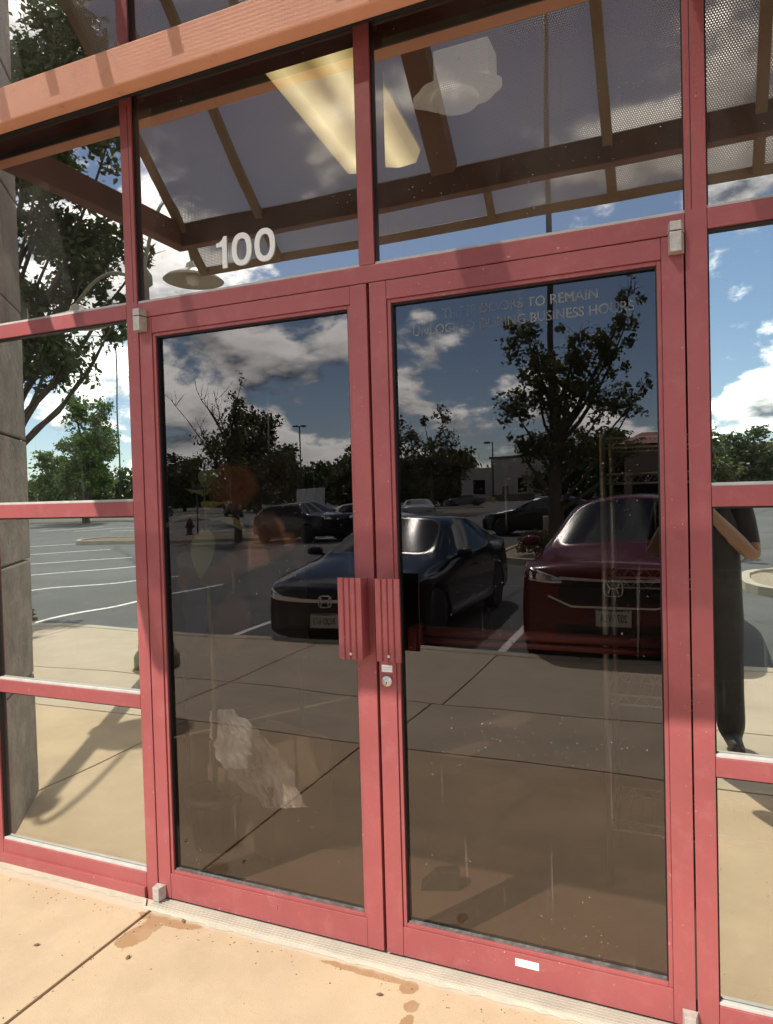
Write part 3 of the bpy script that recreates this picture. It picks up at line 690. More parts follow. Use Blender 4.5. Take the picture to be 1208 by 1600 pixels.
def drape():
    rnd = np.random.RandomState(7); q = MB(); n = 56; m_ = 34; vs = []
    L = [Vector((-1.01, .46, .56)), Vector((-.98, .44, .42)), Vector((-.89, .42, .31)), Vector((-.69, .40, .21))]; Rr_ = [Vector((-.88, .46, .58)), Vector((-.73, .44, .50)), Vector((-.60, .42, .40)), Vector((-.50, .40, .24))]
    ph = rnd.uniform(0, 6.28, 14); fr = np.column_stack([rnd.uniform(2, 26, 14), rnd.uniform(8, 60, 14)])
    def cat(P, u):
        k = min(2, int(u * 3)); f = u * 3 - k; f = f * f * (3 - 2 * f) * .5 + f * .5; return P[k].lerp(P[k + 1], f)
    for i in range(n + 1):
        u = i / n
        for j_ in range(m_ + 1):
            v = j_ / m_; a = cat(L, u); b = cat(Rr_, u); p = a.lerp(b, v)
            w = sum(abs(math.sin(fr[k][0] * u + fr[k][1] * v * .6 + ph[k])) * (1.0 / (1 + k * .25)) for k in range(14)) / 6 - .5
            e_ = .006 * math.sin(23 * u + 3 * v) + .005 * math.sin(51 * u)
            vs.append((p.x + e_ * (1 if v in (0, 1) else .4), p.y - .045 * w + rnd.uniform(-.0015, .0015), p.z + .030 * w + e_ * .6))
    q.add(vs, [(i * (m_ + 1) + j_, (i + 1) * (m_ + 1) + j_, (i + 1) * (m_ + 1) + j_ + 1, i * (m_ + 1) + j_ + 1) for i in range(n) for j_ in range(m_)])
    o = q.build('plastic_sheet', plastic(), None, 0, True); tag(o, 'crumpled clear plastic sheet draped over a box inside the left door', 'plastic sheet')
drape()
PAPER = mat('white_paper', (.75, .74, .70), .8, var=.05); GREENP = mat('green_paper', (.16, .42, .10), .8); YELP = mat('yellow_paper', (.65, .42, .06), .8)
def scrap(name, m, x, y, poly, zz, label, cat):
    o = MB().prism(poly, 0, zz).build(name, m, None); o.location = (x, y, .0); tag(o, label, cat); return o
scrap('paper_scrap', PAPER, -1.03, .80, [(-.07, -.04), (.05, -.05), (.07, .03), (.02, .06), (-.06, .04)], .012, 'torn white paper scrap at the foot of the plastic sheet', 'paper')
scrap('paper_scrap', GREENP, -.80, .74, [(-.035, -.05), (.04, -.05), (.02, .05), (-.015, .05)], .010, 'small green paper scrap on the floor inside', 'paper')
scrap('paper_scrap', YELP, -1.36, 1.02, [(-.03, -.05), (.03, -.05), (.025, .05), (-.02, .03)], .012, 'small yellow scrap beside the plastic sheet', 'paper')
dw = MB(); dw.add([(-.055, -.03, 0), (.06, -.03, 0), (.065, .03, 0), (-.05, .035, 0), (-.01, -.025, .05), (.062, -.022, .055), (.064, .022, .05), (-.005, .025, .045)], [(0, 3, 2, 1), (4, 5, 6, 7), (0, 1, 5, 4), (1, 2, 6, 5), (2, 3, 7, 6), (3, 0, 4, 7)])
o = dw.build('door_wedge', mat('dark_wedge', (.012, .010, .009), .8), None, .003); o.location = (.02, .46, 0); o.rotation_euler.z = rad(20); o.scale = (1.25,) * 3; tag(o, 'small dark door wedge on the floor inside the right door', 'door wedge')

# ================================================================== STREET THINGS OUTSIDE
# gooseneck lamp post
lp = empty('lamp_post', (-3.50, -2.92, 0)); tag(lp, 'green lamp post with two gooseneck saucer lamps on the sidewalk', 'lamp post')
MB().lathe([(.19, 0), (.19, .10), (.175, .13), (.15, .15), (.15, .20), (.12, .26), (.085, .30), (.075, .40)], n=24).build('base', LAMPM, lp, 0, True)
MB().lathe([(.065, .38), (.06, 2.0), (.085, 2.02), (.085, 2.10), (.058, 2.12), (.055, 3.35), (.09, 3.38), (.09, 3.46), (.03, 3.55), (.0, 3.6)], n=18).build('post', LAMPM, lp, 0, True)
def goose(dx, dy, top, zl):
    pts = []
    for k in range(15):
        u = k / 14; pts.append((dx * u, dy * u, 3.35 + (top - 3.35) * math.sin(math.pi * min(1, u * .92)) ** .8 + (zl + .12 - 3.35) * u * u * .6 * (u > .0)))
    pts.append((dx, dy, zl + .08))
    return pts
for dx, dy, zl, tp_ in ((-.48, -1.34, 3.87, 4.3), (-1.30, -.48, 3.31, 3.62)):
    P_ = goose(dx, dy, tp_, zl)
    MB().tube(P_, .017, 10).build('arm', LAMPM, lp, 0, True)
    a_ = MB().lathe([(.03, .17), (.06, .15), (.075, .10), (.12, .075), (.27, .01), (.315, -.03), (.31, -.035), (.26, -.005), (.11, .05), (.0, .06)], (dx, dy, zl), 28).build('lamp_shade', SHADEM, lp, 0, True)
    MB().lathe([(.05, .05), (.075, .0), (.06, -.06), (.0, -.085)], (dx, dy, zl), 16).build('bulb_globe', WHITE, a_, 0, True)

# trees ------------------------------------------------------------
def lobed_tree(name, loc, lobes, seed, lm, label, leaf=.10, dens=260, tr=.16, fork=.9, bare=(), group='trees around the parking lot', lean=(0, 0), spread=.42):
    """crown built of lobes (dx, dy, z, r, rz); each is reached by its own curved limb that splits into twigs"""
    rnd = random.Random(seed); nr = np.random.RandomState(seed)
    root = empty(name, loc); tag(root, label, 'tree', group)
    segs = MB(); zt = max(l[2] for l in lobes); P0 = []
    tip = Vector((lean[0], lean[1], zt * .80)); n = 9; path = []
    for k in range(n + 1):
        u = k / n; path.append(Vector((lean[0] * u * u + rnd.gauss(0, .03) * (k > 0), lean[1] * u * u + rnd.gauss(0, .03) * (k > 0), zt * .80 * u)))
    segs.tube([path[0] - Vector((0, 0, .1))] + path, [tr * 1.5] + [tr * (1.2 - .2 * min(1, 4 * k / n)) * (1 - .80 * k / n) + .012 for k in range(n + 1)], 12, cap=False)
    cents = []; rads = []
    def limb(dst, r_):
        zs = min(max(fork, dst.z - (dst - tip).xy.length * .9 - rnd.uniform(.5, 1.1) * dst.z * .28), zt * .72); u = zs / (zt * .80); k = min(n - 1, int(u * n)); st = path[k].lerp(path[k + 1], u * n - k)
        m_ = st.lerp(dst, .5) + Vector((rnd.gauss(0, .10), rnd.gauss(0, .10), -.10 * (dst - st).length)); pts = []
        for q in range(8):
            t = q / 7; pts.append(st * (1 - t) ** 2 + m_ * 2 * t * (1 - t) + dst * t * t + Vector((rnd.gauss(0, .02), rnd.gauss(0, .02), rnd.gauss(0, .02))))
        segs.tube(pts, [max(.008, r_ * (1 - .8 * q / 7)) for q in range(8)], 6, cap=False); return pts
    def twigs(c, r, rz, cnt, rr):
        for q in range(cnt):
            d = Vector((rnd.gauss(0, 1), rnd.gauss(0, 1), rnd.gauss(.35, .8))).normalized(); e = c + Vector((d.x * r, d.y * r, d.z * rz)) * rnd.uniform(.6, 1.0)
            s0 = c + Vector((rnd.gauss(0, .15), rnd.gauss(0, .15), -rz * .4)) * r; m_ = (s0 + e) / 2 + Vector((rnd.gauss(0, .06), rnd.gauss(0, .06), rnd.gauss(.03, .06)))
            segs.tube([s0, m_, e], [rr, rr * .6, .004], 4, cap=False)
    for (dx, dy, z_, r, rz) in lobes:
        c = Vector((dx, dy, z_)); limb(c, tr * rnd.uniform(.32, .5)); twigs(c, r, rz, 9, .016)
        nsub = max(5, int(13 * r * r + 5))
        for q in range(nsub):
            d = Vector((rnd.gauss(0, 1), rnd.gauss(0, 1), rnd.gauss(0, 1))).normalized(); f = rnd.uniform(.25, 1.0)
            cents.append((c.x + d.x * r * f, c.y + d.y * r * f, z_ + d.z * rz * f)); rads.append(r * spread * rnd.uniform(.35, .95))
    for (dx, dy, z_) in bare:
        d = Vector((dx, dy, z_)); pts = limb(d, tr * .30)
        for q in range(7):
            a = pts[rnd.choice((4, 5, 6, 7))]; e = a + Vector((rnd.gauss(0, .30), rnd.gauss(0, .25), rnd.uniform(.25, .8))); segs.tube([a, (a + e) / 2 + Vector((rnd.gauss(0, .05), 0, 0)), e], [.013, .009, .004], 4, cap=False)
    segs.build('trunk', BARK, root, 0, True)
    cents = np.array(cents); rads = np.array(rads)
    w = rads ** 1.6; nl = int(dens * len(lobes)); idx = nr.choice(len(cents), nl, p=w / w.sum())
    C_ = cents[idx] + nr.normal(0, .55, (nl, 3)) * rads[idx][:, None]
    a = nr.normal(size=(nl, 3)); a[:, 2] *= .7; a /= np.linalg.norm(a, axis=1)[:, None]
    b = nr.normal(size=(nl, 3)); b -= (b * a).sum(1)[:, None] * a; b /= np.linalg.norm(b, axis=1)[:, None]
    cN = np.cross(a, b); s_ = leaf * (nr.uniform(.45, 1.45, nl) * np.where(nr.uniform(size=nl) < .2, .6, 1.0))[:, None]
    V = np.stack([C_ - a * s_, C_ + b * s_ * .6 + cN * s_ * .18, C_ + a * s_, C_ - b * s_ * .6 + cN * s_ * .18], 1).reshape(-1, 3)
    c = link('crown', quads(V), lm, root); c['kind'] = 'stuff'
    return root
def quads(V):
    nl = len(V) // 4
    me = bpy.data.meshes.new('crown'); me.vertices.add(len(V)); me.vertices.foreach_set('co', V.ravel())
    me.loops.add(nl * 4); me.loops.foreach_set('vertex_index', np.arange(nl * 4)); me.polygons.add(nl)
    me.polygons.foreach_set('loop_start', np.arange(nl) * 4); me.polygons.foreach_set('loop_total', np.full(nl, 4)); me.update(calc_edges=True); me.validate(); return me
def jl(L, seed):       # lobes (dx, z, r, rz) with some depth
    rr = random.Random(seed); return [(x, rr.uniform(-.9, .9) * r, z_, r, rz) for x, z_, r, rz in L]
lobed_tree('tree', (-16.0, -21.8, LOT), jl([(.56, 6.2, .30, .55), (.45, 5.4, .42, .5), (.2, 4.7, .75, .7), (1.75, 4.7, .5, .42), (1.3, 4.1, .6, .5), (-1.5, 3.9, .75, .6), (-.7, 4.3, .6, .5), (.2, 3.6, 1.0, .7), (1.8, 3.4, .75, .6), (-2.3, 3.0, .7, .6), (1.1, 2.9, .8, .55), (-.9, 3.1, .8, .6)], 3), 11,
           LEAFO, 'thin tree with bare upper twigs on the hydrant island', .072, 270, .14, 1.5, bare=((-2.5, .2, 5.5), (-1.7, 0, 6.1), (-.7, .1, 6.0), (-2.0, -.3, 5.0), (-1.1, .3, 5.6)))
lobed_tree('tree', (-3.05, -20.8, LOT), jl([(-.85, 6.7, .75, .75), (-.5, 5.9, .8, .7), (.7, 6.3, .75, .8), (2.35, 7.6, .42, .8), (2.1, 6.6, .6, .6), (1.7, 5.8, .8, .7), (-1.5, 4.5, .75, .65), (-.5, 4.9, .9, .8), (.4, 4.6, 1.0, .9), (1.5, 4.4, .9, .7), (2.3, 4.2, .45, .5), (-1.2, 3.2, .8, .6), (.1, 3.1, 1.0, .8), (1.5, 3.0, .9, .7), (2.3, 2.9, .5, .4), (.6, 5.4, .8, .7), (2.6, 4.9, .35, .4)], 5), 23,
           LEAFO, 'tall dark tree rising behind the maroon car', .085, 470, .22, .9)
lobed_tree('tree', (-17.2, -48.5, LOT), jl([(-1.5, 5.9, 1.2, 1.4), (1.0, 7.3, .8, 1.3), (1.2, 5.3, 1.1, 1.1), (-2.0, 3.8, 1.3, 1.1), (2.1, 3.5, 1.3, 1.0), (.0, 3.8, 1.4, 1.2), (-.6, 7.0, .5, .8), (2.6, 4.8, .6, .5)], 7), 31, LEAFR, 'reddish slim tree on the far island', .12, 620, .18, 1.3)
lobed_tree('tree', (-21.6, -51.0, LOT), jl([(-1.2, 6.2, 1.5, 1.4), (.9, 6.4, 1.2, 1.3), (-2.1, 4.0, 1.5, 1.2), (.2, 3.8, 1.7, 1.3), (1.9, 3.6, 1.3, 1.1)], 8), 37, LEAFO, 'olive tree left of the slim tree on the far island', .13, 750, .18, 1.2)
NT = []
for (x, z_, r) in ((-10.2, 10.4, .95), (-9.0, 9.6, .9), (-10.1, 9.1, .9), (-10.9, 8.1, .95), (-8.9, 8.3, .65), (-9.6, 7.6, .75), (-10.4, 6.9, .9), (-9.45, 6.75, .8), (-8.75, 6.3, .5), (-10.2, 5.7, .8), (-9.3, 5.75, .5), (-10.5, 4.8, .8), (-9.7, 4.75, .45), (-11.3, 6.4, 1.0), (-11.6, 8.9, 1.0), (-12.2, 5.6, 1.0), (-12.7, 7.5, 1.2), (-11.7, 10.3, 1.1), (-11.0, 4.2, .6), (-8.7, 5.0, .3), (-10.0, 4.3, .6), (-10.7, 3.9, .6), (-9.9, 6.2, .8), (-10.9, 5.4, .8), (-11.6, 4.6, .8)):
    NT.append((x + 11.7, random.Random(int(x * 100 + z_ * 10)).uniform(-1.0, 1.0), z_ + .25, r, r * .85))
lobed_tree('tree', (-11.7, -8.0, LOT), NT, 41, LEAF, 'large leafy tree overhanging the sidewalk at far left', .075, 1150, .15, 2.6, lean=(.2, 0))
lobed_tree('tree', (-41.5, -38.8, LOT), jl([(-.8, 8.8, 1.4, 1.3), (1.3, 8.4, 1.3, 1.2), (0, 6.4, 2.0, 1.6), (1.9, 5.6, 1.6, 1.5), (-1.9, 6.3, 1.4, 1.3), (0, 3.8, 2.1, 1.4), (2.0, 3.2, 1.4, 1.0), (-1.9, 3.6, 1.5, 1.1)], 9), 47, LEAFB, 'bright bushy tree standing in the middle of the lot at left', .15, 1800, .25, 1.4)
lobed_tree('tree', (-66, -58, LOT), jl([(-1, 6.6, 1.6, 1.3), (1.4, 6.0, 1.5, 1.3), (0, 4.2, 2.2, 1.5), (-2, 3.0, 1.7, 1.2), (2, 2.8, 1.7, 1.2)], 10), 53, LEAFB, 'small bright tree at the far left of the lot', .2, 1500, .2, 1.0)
lobed_tree('tree', (-27.5, -41, LOT), jl([(-.9, 7.2, 1.3, 1.3), (1.0, 6.9, 1.2, 1.2), (0, 5.2, 1.9, 1.4), (1.9, 4.0, 1.5, 1.2), (-1.8, 4.2, 1.5, 1.2), (0, 2.8, 1.9, 1.2)], 11), 59, LEAFR, 'golden brown tree behind the white car', .15, 1500, .22, 1.2)
TT = [(-52, -84, 10), (-62, -92, 10.5), (-72, -88, 9.5), (-44, -90, 9.5), (-36, -84, 9), (-95, -92, 10), (-84, -97, 9), (-8.5, -60, 7.5), (-4.6, -56, 7), (.6, -58, 7.5), (5, -64, 7), (9, -68, 7.5), (14, -64, 7), (20, -68, 7), (27, -72, 7.5), (-29, -82, 8.5)]
side_names = ['tallest tree of the far row behind the box trailer', 'broad far tree left of the box trailer', 'far tree above the hydrant island', 'far tree just right of the thin tree', 'far tree beside the slim two headed pole', 'far tree at the left edge of the left door', 'rounded far tree near the left door edge',
              'far tree left of the tall dark tree', 'far tree directly behind the tall dark tree', 'far tree beside the red roofed kiosk', 'leftmost tree of the row in the right sidelight', 'second tree of the row in the right sidelight', 'third tree of the row in the right sidelight', 'fourth tree of the row at right', 'last tree of the row at far right', 'far tree between the two door reflections']
base_t = [lobed_tree('tree', (0, 0, -60), jl(L, 60 + k), 61 + k, (LEAF, LEAFO)[k], 'far tree', .24, 900, .2, .8) for k, L in enumerate(([(-1.6, 7.6, 1.6, 1.5), (1.0, 8.4, 1.5, 1.5), (0, 5.6, 2.4, 1.8), (-2.4, 4.2, 1.9, 1.5), (2.4, 4.4, 2.0, 1.6), (0, 2.4, 2.4, 1.3), (-2.4, 1.9, 1.7, 1.0), (2.5, 1.9, 1.8, 1.0)],
                                                                                                                          [(-.6, 8.6, 1.3, 1.4), (1.8, 6.8, 1.8, 1.6), (-1.9, 6.2, 2.0, 1.7), (.3, 4.6, 2.5, 1.8), (-2.6, 3.0, 2.0, 1.4), (2.8, 3.2, 2.1, 1.5), (0, 1.9, 2.6, 1.1)]))]
for k, (x, y, h) in enumerate(TT):
    t = base_t[k] if k < 2 else copy_tree(base_t[k % 2])
    t.location = (x, y, LOT); t.scale = (h / 10 * 1.15, h / 10 * 1.15, h / 10); t.rotation_euler.z = k * 1.3
    tag(t, side_names[k], 'tree', 'distant row of trees')
# far belt of woodland that closes the view
def belt(name, pts, h, seed, lm, nl, leaf, label):
    nr = np.random.RandomState(seed); P = np.array(pts, float); seg = nr.randint(0, len(P) - 1, nl); t = nr.uniform(0, 1, nl)
    xy = P[seg] * (1 - t)[:, None] + P[seg + 1] * t[:, None]
    along = xy[:, 0] * .9 + xy[:, 1] * .4
    top = h * (.72 + .14 * np.sin(along * .33) + .10 * np.sin(along * .71 + 1) + .07 * np.sin(along * 1.9 + 2))
    z_ = top * nr.uniform(0, 1, nl) ** .8; xy = xy + nr.normal(0, 1.3, (nl, 2))
    C_ = np.column_stack([xy, z_ + LOT]); a = nr.normal(size=(nl, 3)); a /= np.linalg.norm(a, axis=1)[:, None]; b = nr.normal(size=(nl, 3)); b -= (b * a).sum(1)[:, None] * a; b /= np.linalg.norm(b, axis=1)[:, None]
    s_ = leaf * nr.uniform(.6, 1.4, nl)[:, None]
    V = np.stack([C_ - a * s_, C_ + b * s_ * .7, C_ + a * s_, C_ - b * s_ * .7], 1).reshape(-1, 3)
    o = link(name, quads(V), lm); tag(o, label, 'woodland', None, 'stuff'); return o
belt('woodland', [(-330, -190), (-200, -150), (-120, -132), (-60, -126), (-34, -128)], 10.5, 1, LEAF, 26000, .62, 'far belt of woodland closing the left of the parking lot')
belt('woodland', [(-12, -92), (4, -84), (30, -82), (70, -84), (160, -110)], 7.6, 2, LEAF, 26000, .42, 'far belt of woodland reflected in the right sidelight')

def shrub(name, loc, r, seed, lm, label, nl=900, group='shrubs on the planting islands'):
    nr = np.random.RandomState(seed); root = empty(name, loc); tag(root, label, 'shrub', group)
    m = MB()
    for k in range(9):
        a = nr.uniform(0, 6.28); m.tube([(0, 0, 0), (math.cos(a) * r * .4, math.sin(a) * r * .4, r * .6), (math.cos(a) * r * .7, math.sin(a) * r * .7, r * 1.1)], [.012, .009, .004], 5)
    m.build('stems', BARK, root)
    dd = nr.normal(size=(nl, 3)); dd /= np.linalg.norm(dd, axis=1)[:, None]; C_ = dd * (r * nr.uniform(.3, 1, nl) ** .5)[:, None]; C_[:, 2] = abs(C_[:, 2]) * 1.0 + .1
    q = MB(); s_ = .045
    vs = []; fs = []
    for i in range(nl):
        a = Vector(nr.normal(size=3)).normalized(); b = a.orthogonal().normalized(); c = Vector(C_[i]); l = len(vs)
        vs += [c - a * s_, c + b * s_ * .6, c + a * s_, c - b * s_ * .6]; fs.append((l, l + 1, l + 2, l + 3))
    q.add(vs, fs); o = q.build('foliage', lm, root); o['kind'] = 'stuff'; return root
for k, (x, y, r) in enumerate(((-2.5, -15.1, .55), (-1.5, -15.0, .6), (-.4, -15.2, .5))):
    shrub('shrub', (x, y, LOT + .12), r, 70 + k, SHRUB, ('leftmost dry brown shrub', 'middle dry brown shrub', 'rightmost dry brown shrub')[k] + ' on the gravel island behind the cars')
for k, (x, y, r) in enumerate(((3.6, -11.6, .55), (5.2, -11.2, .6))):
    shrub('shrub', (x, y, LOT + .12), r, 80 + k, LEAFB, ('smaller', 'bigger')[k] + ' green shrub on the island at right')
shrub('shrub', (-6.3, -3.75, 0.0), .26, 90, SHRUB, 'low dry plant at the sidewalk edge near the stone pier', 300)

# hydrant and sapling stake
hy = empty('fire_hydrant', (-20.2, -24.3, LOT + .1)); tag(hy, 'small red fire hydrant on the mulched island', 'hydrant')
MB().lathe([(.16, 0), (.16, .05), (.11, .06), (.11, .50), (.14, .52), (.14, .57), (.11, .60), (.09, .70), (.03, .78), (.03, .84), (.0, .85)], n=18).build('barrel', HYDM, hy, 0, True)
MB().lathe([(.06, -.20), (.06, .20)], (0, 0, .42), 12, 'x').build('side_nozzles', HYDM, hy, 0, True)
MB().lathe([(.07, -.18), (.07, 0)], (0, 0, .40), 12, 'y').build('front_nozzle', HYDM, hy, 0, True)
MB().lathe([(.05, 0), (.04, .08), (.0, .09)], (0, 0, .84), 10).build('cap', WHITE, hy, 0, True)
sp = empty('sign_post', (-19.9, -24.4, LOT + .1)); tag(sp, 'thin dark sign post beside the hydrant', 'sign post')
MB().tube([(0, 0, 0), (0, 0, 2.4)], .03, 8).build('post', POLE, sp, 0, True); box('sign_plate', mat('green_sign', (.05, .09, .06), .5), sp, -.25, .25, -.03, -.015, 2.0, 2.4, .003)

# light poles
def light_pole(loc, H, label, heads=2, rz=0.0, r=.09, ped=True, grp='parking lot light poles'):
    o = empty('light_pole', loc, rz); tag(o, label, 'light pole', grp)
    if ped: MB().lathe([(.28, 0), (.28, .75), (.26, .78), (.0, .78)], n=16).build('pedestal', KERBM, o)
    MB().tube([(0, 0, .5), (0, 0, H)], [r, r * .7], 10).build('pole', POLE, o, 0, True)
    for k in range(heads):
        sx = 1 if k == 0 else -1
        h = MB(); h.tube([(0, 0, H - .12), (sx * .45, 0, H - .1)], .04, 6); h.build('arm', POLE, o)
        box('lamp_head', POLE, o, min(sx * .4, sx * 1.2), max(sx * .4, sx * 1.2), -.22, .22, H - .2, H + .06, .03)
    return o
light_pole((-3.43, -22.2, LOT), 21.0, 'tall light pole rising through the dark tree', 2, rad(20), .11)
light_pole((-65.7, -113, LOT), 15.0, 'slim two headed light pole far behind the thin tree', 2, 0, .16)
light_pole((-24, -92, LOT), 8.6, 'single headed light pole beside the pale building', 1, rad(180), .13)
light_pole((-75, -78, LOT), 24, 'light pole above the bright bushy tree at left', 2, rad(40), .14)

# pale commercial building
bd = empty('commercial_building', (-20, -104, LOT)); tag(bd, 'long pale flat roofed building behind the light pole', 'building')
BST = mat('pale_stucco_far', (.40, .37, .33), .9, var=.06, vs=.3); BDK = mat('brown_base_far', (.16, .12, .09), .9)
box('wall', BST, bd, -7.5, 30, -18, 0, 1.0, 6.9); box('base_course', BDK, bd, -7.6, 30.1, -18.1, .1, 0, 1.0)
box('wing', BST, bd, -13, -7.7, -17, -1.5, 0, 5.6); box('parapet', BDK, bd, -7.8, 30.2, -18.2, .2, 6.9, 7.2); box('entry_block', BST, bd, 0, 8, .15, 2.5, 0, 7.6)
for x in (-3, 11, 16, 21): box('window', CARGL, bd, x, x + 1.4, .0, .06, 1.3, 3.6)
box('door', BDK, bd, -5.6, -4.6, .0, .06, 0.0, 2.3); box('wing_window', CARGL, bd, -11, -9, -1.5, -1.45, 1.2, 3.6)
# red roofed kiosk far right
ki = empty('red_roof_kiosk', (-1.6, -45, LOT)); tag(ki, 'far kiosk with a red hipped roof', 'kiosk')
box('wall', BDK, ki, -1.4, 2.0, -3, 0, 0, 4.3)
MB().add([(-1.9, .5, 4.3), (2.5, .5, 4.3), (2.5, -3.5, 4.3), (-1.9, -3.5, 4.3), (-.4, -1.5, 5.2), (1.0, -1.5, 5.2)], [(0, 1, 5, 4), (1, 2, 5), (2, 3, 4, 5), (3, 0, 4), (0, 3, 2, 1)]).build('roof', mat('red_roof', (.26, .055, .05), .6), ki)
box('window', CARGL, ki, -.9, .6, .0, .05, 1.0, 2.4)
# white box trailer
bt = empty('box_trailer', (-39.5, -70, LOT), rad(28)); bt.scale = (.62, .62, .68); tag(bt, 'white box trailer parked far away', 'trailer')
box('cargo_box', mat('trailer_white', (.55, .57, .58), .5), bt, -3.2, 3.2, -1.2, 1.2, 1.0, 4.3, .05); box('chassis', BLACK, bt, -3.0, 3.0, -1.0, 1.0, .6, .98)
for x in (-2.2, -1.1, 2.0):
    for y in (-1.05, 1.05): MB().lathe([(.2, -.12), (.48, -.12), (.48, .12), (.2, .12)], (x, y, .48), 18, 'y').build('wheel', TYRE, bt)

# ================================================================== CARS
SEDAN = [  # l, w, zb, zm, belt, wb, top, wt, crown
 (0.00, .58, .24, .50, .645, .55, .67, .48, .012), (0.09, .75, .18, .52, .71, .72, .75, .60, .02), (0.34, .865, .15, .54, .785, .835, .83, .66, .025),
 (0.85, .895, .15, .57, .86, .855, .91, .67, .03), (1.36, .90, .15, .58, .915, .86, .965, .69, .035), (2.23, .90, .15, .58, .945, .86, 1.365, .57, .055),
 (2.85, .90, .15, .58, .955, .86, 1.39, .575, .035), (3.40, .90, .15, .59, .975, .855, 1.325, .55, .035), (4.16, .89, .17, .62, .995, .83, 1.075, .60, .03),
 (4.48, .85, .24, .62, .975, .78, 1.02, .62, .02), (4.63, .72, .36, .62, .88, .66, .93, .56, .01)]
SUV = [
 (0.00, .64, .32, .64, .915, .62, .945, .54, .012), (0.07, .78, .24, .66, .985, .76, 1.02, .64, .02), (0.26, .86, .21, .66, 1.015, .83, 1.035, .70, .03),
 (0.62, .885, .20, .67, 1.04, .85, 1.055, .73, .045), (0.96, .89, .20, .67, 1.055, .86, 1.075, .75, .075), (1.80, .89, .20, .66, 1.08, .85, 1.52, .60, .085),
 (2.65, .89, .20, .67, 1.10, .85, 1.545, .60, .075), (3.40, .89, .22, .68, 1.13, .84, 1.53, .58, .04), (3.92, .88, .24, .70, 1.15, .81, 1.44, .55, .03),
 (4.20, .84, .30, .70, 1.10, .77, 1.14, .62, .02), (4.30, .76, .38, .70, .98, .70, 1.02, .58, .01)]
CARMESH = {}
def car_meshes(kind):
    """body mesh with material slots 0 paint 1 glass; wheel arches cut; local: nose at y=0 facing +y, tail at -L"""
    if kind in CARMESH: return CARMESH[kind]
    ST = SEDAN if kind == 'sedan' else SUV
    bm = bmesh.new(); rows = []
    for (l, w, zb, zm, be, wb, zt, wt_, cr) in ST:
        half = [(w * .86, zb), (w, zb + .11), (w, zm), (wb, be), (wt_, zt), (wt_ * .55, zt + cr * .75), (0, zt + cr)]
        full = [(-x, z_) for x, z_ in half] + [(x, z_) for x, z_ in half[::-1][1:]]
        rows.append([bm.verts.new((x, -l, z_)) for x, z_ in full])
    n = len(rows[0]); gl = {'ws': [], 'sl': [], 'sr': [], 'rw': []}
    for i in range(len(rows) - 1):
        for j in range(n):
            f = bm.faces.new((rows[i][j], rows[i][(j + 1) % n], rows[i + 1][(j + 1) % n], rows[i + 1][j]))
            if i == 4 and j in (4, 5, 6, 7): gl['ws'].append(f)
            if (i in (5, 6) or (i == 7 and kind == 'suv')) and j == 3: gl['sl'].append(f)
            if (i in (5, 6) or (i == 7 and kind == 'suv')) and j == 8: gl['sr'].append(f)
            if i == 4 and j == 3: gl['sl'].append(f)
            if i == 4 and j == 8: gl['sr'].append(f)
            if i == (7 if kind == 'sedan' else 8) and j in (4, 5, 6, 7): gl['rw'].append(f)
    bm.faces.new(rows[0][::-1]); bm.faces.new(rows[-1])
    bmesh.ops.recalc_face_normals(bm, faces=bm.faces)
    for k, fs in gl.items():
        bmesh.ops.inset_region(bm, faces=fs, thickness=.045 if k == 'ws' else .032, depth=0.0, use_even_offset=True)
        for f in fs: f.material_index = 1
    cr = bm.edges.layers.float.get('crease_edge') or bm.edges.layers.float.new('crease_edge')
    for e in bm.edges:
        if len(e.link_faces) == 2 and e.link_faces[0].material_index != e.link_faces[1].material_index: e[cr] = .9
    for i in range(len(rows) - 1):          # shoulder line and sill
        for j in (3, 9, 1, 11):
            e = bm.edges.get((rows[i][j], rows[i + 1][j]))
            if e: e[cr] = .55
    me = bpy.data.meshes.new('cage'); bm.to_mesh(me); bm.free()
    me.materials.append(PAINT); me.materials.append(CARGL)
    o = bpy.data.objects.new('cage', me); COL.objects.link(o)
    s = o.modifiers.new('s', 'SUBSURF'); s.levels = 3; s.render_levels = 3
    L = ST[-1][0]; fwx, rwx = (.90, 3.60) if kind == 'sedan' else (.85, 3.46); R = .335 if kind == 'sedan' else .35
    cut = MB()
    for l in (fwx, rwx):
        cut.lathe([(R + .045, -1.2), (R + .045, 1.2)], (0, -l, R), 32, 'x')
    cm = cut.mesh('cut')
    cob = bpy.data.objects.new('cut', cm); COL.objects.link(cob)
    b = o.modifiers.new('b', 'BOOLEAN'); b.object = cob; b.operation = 'DIFFERENCE'; b.solver = 'EXACT'
    bpy.context.view_layer.update()
    ev = bpy.data.meshes.new_from_object(o.evaluated_get(bpy.context.evaluated_depsgraph_get()))
    bpy.data.objects.remove(o); bpy.data.objects.remove(cob)
    out = []
    for mi in (0, 1):
        bm = bmesh.new(); bm.from_mesh(ev)
        bmesh.ops.delete(bm, geom=[f for f in bm.faces if (f.material_index == 1) != (mi == 1)], context='FACES')
        for f in bm.faces: f.material_index = 0; f.smooth = True
        m_ = bpy.data.meshes.new(kind + ('_body' if mi == 0 else '_glass')); bm.to_mesh(m_); 
        if mi == 0: bvh = BVHTree.FromBMesh(bm)
        bm.free(); out.append(m_)
    # inner dark tub so that arches read dark
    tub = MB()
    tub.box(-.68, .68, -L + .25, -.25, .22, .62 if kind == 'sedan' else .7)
    CARMESH[kind] = (out[0], out[1], bvh, L, fwx, rwx, R, tub.mesh('tub')); return CARMESH[kind]
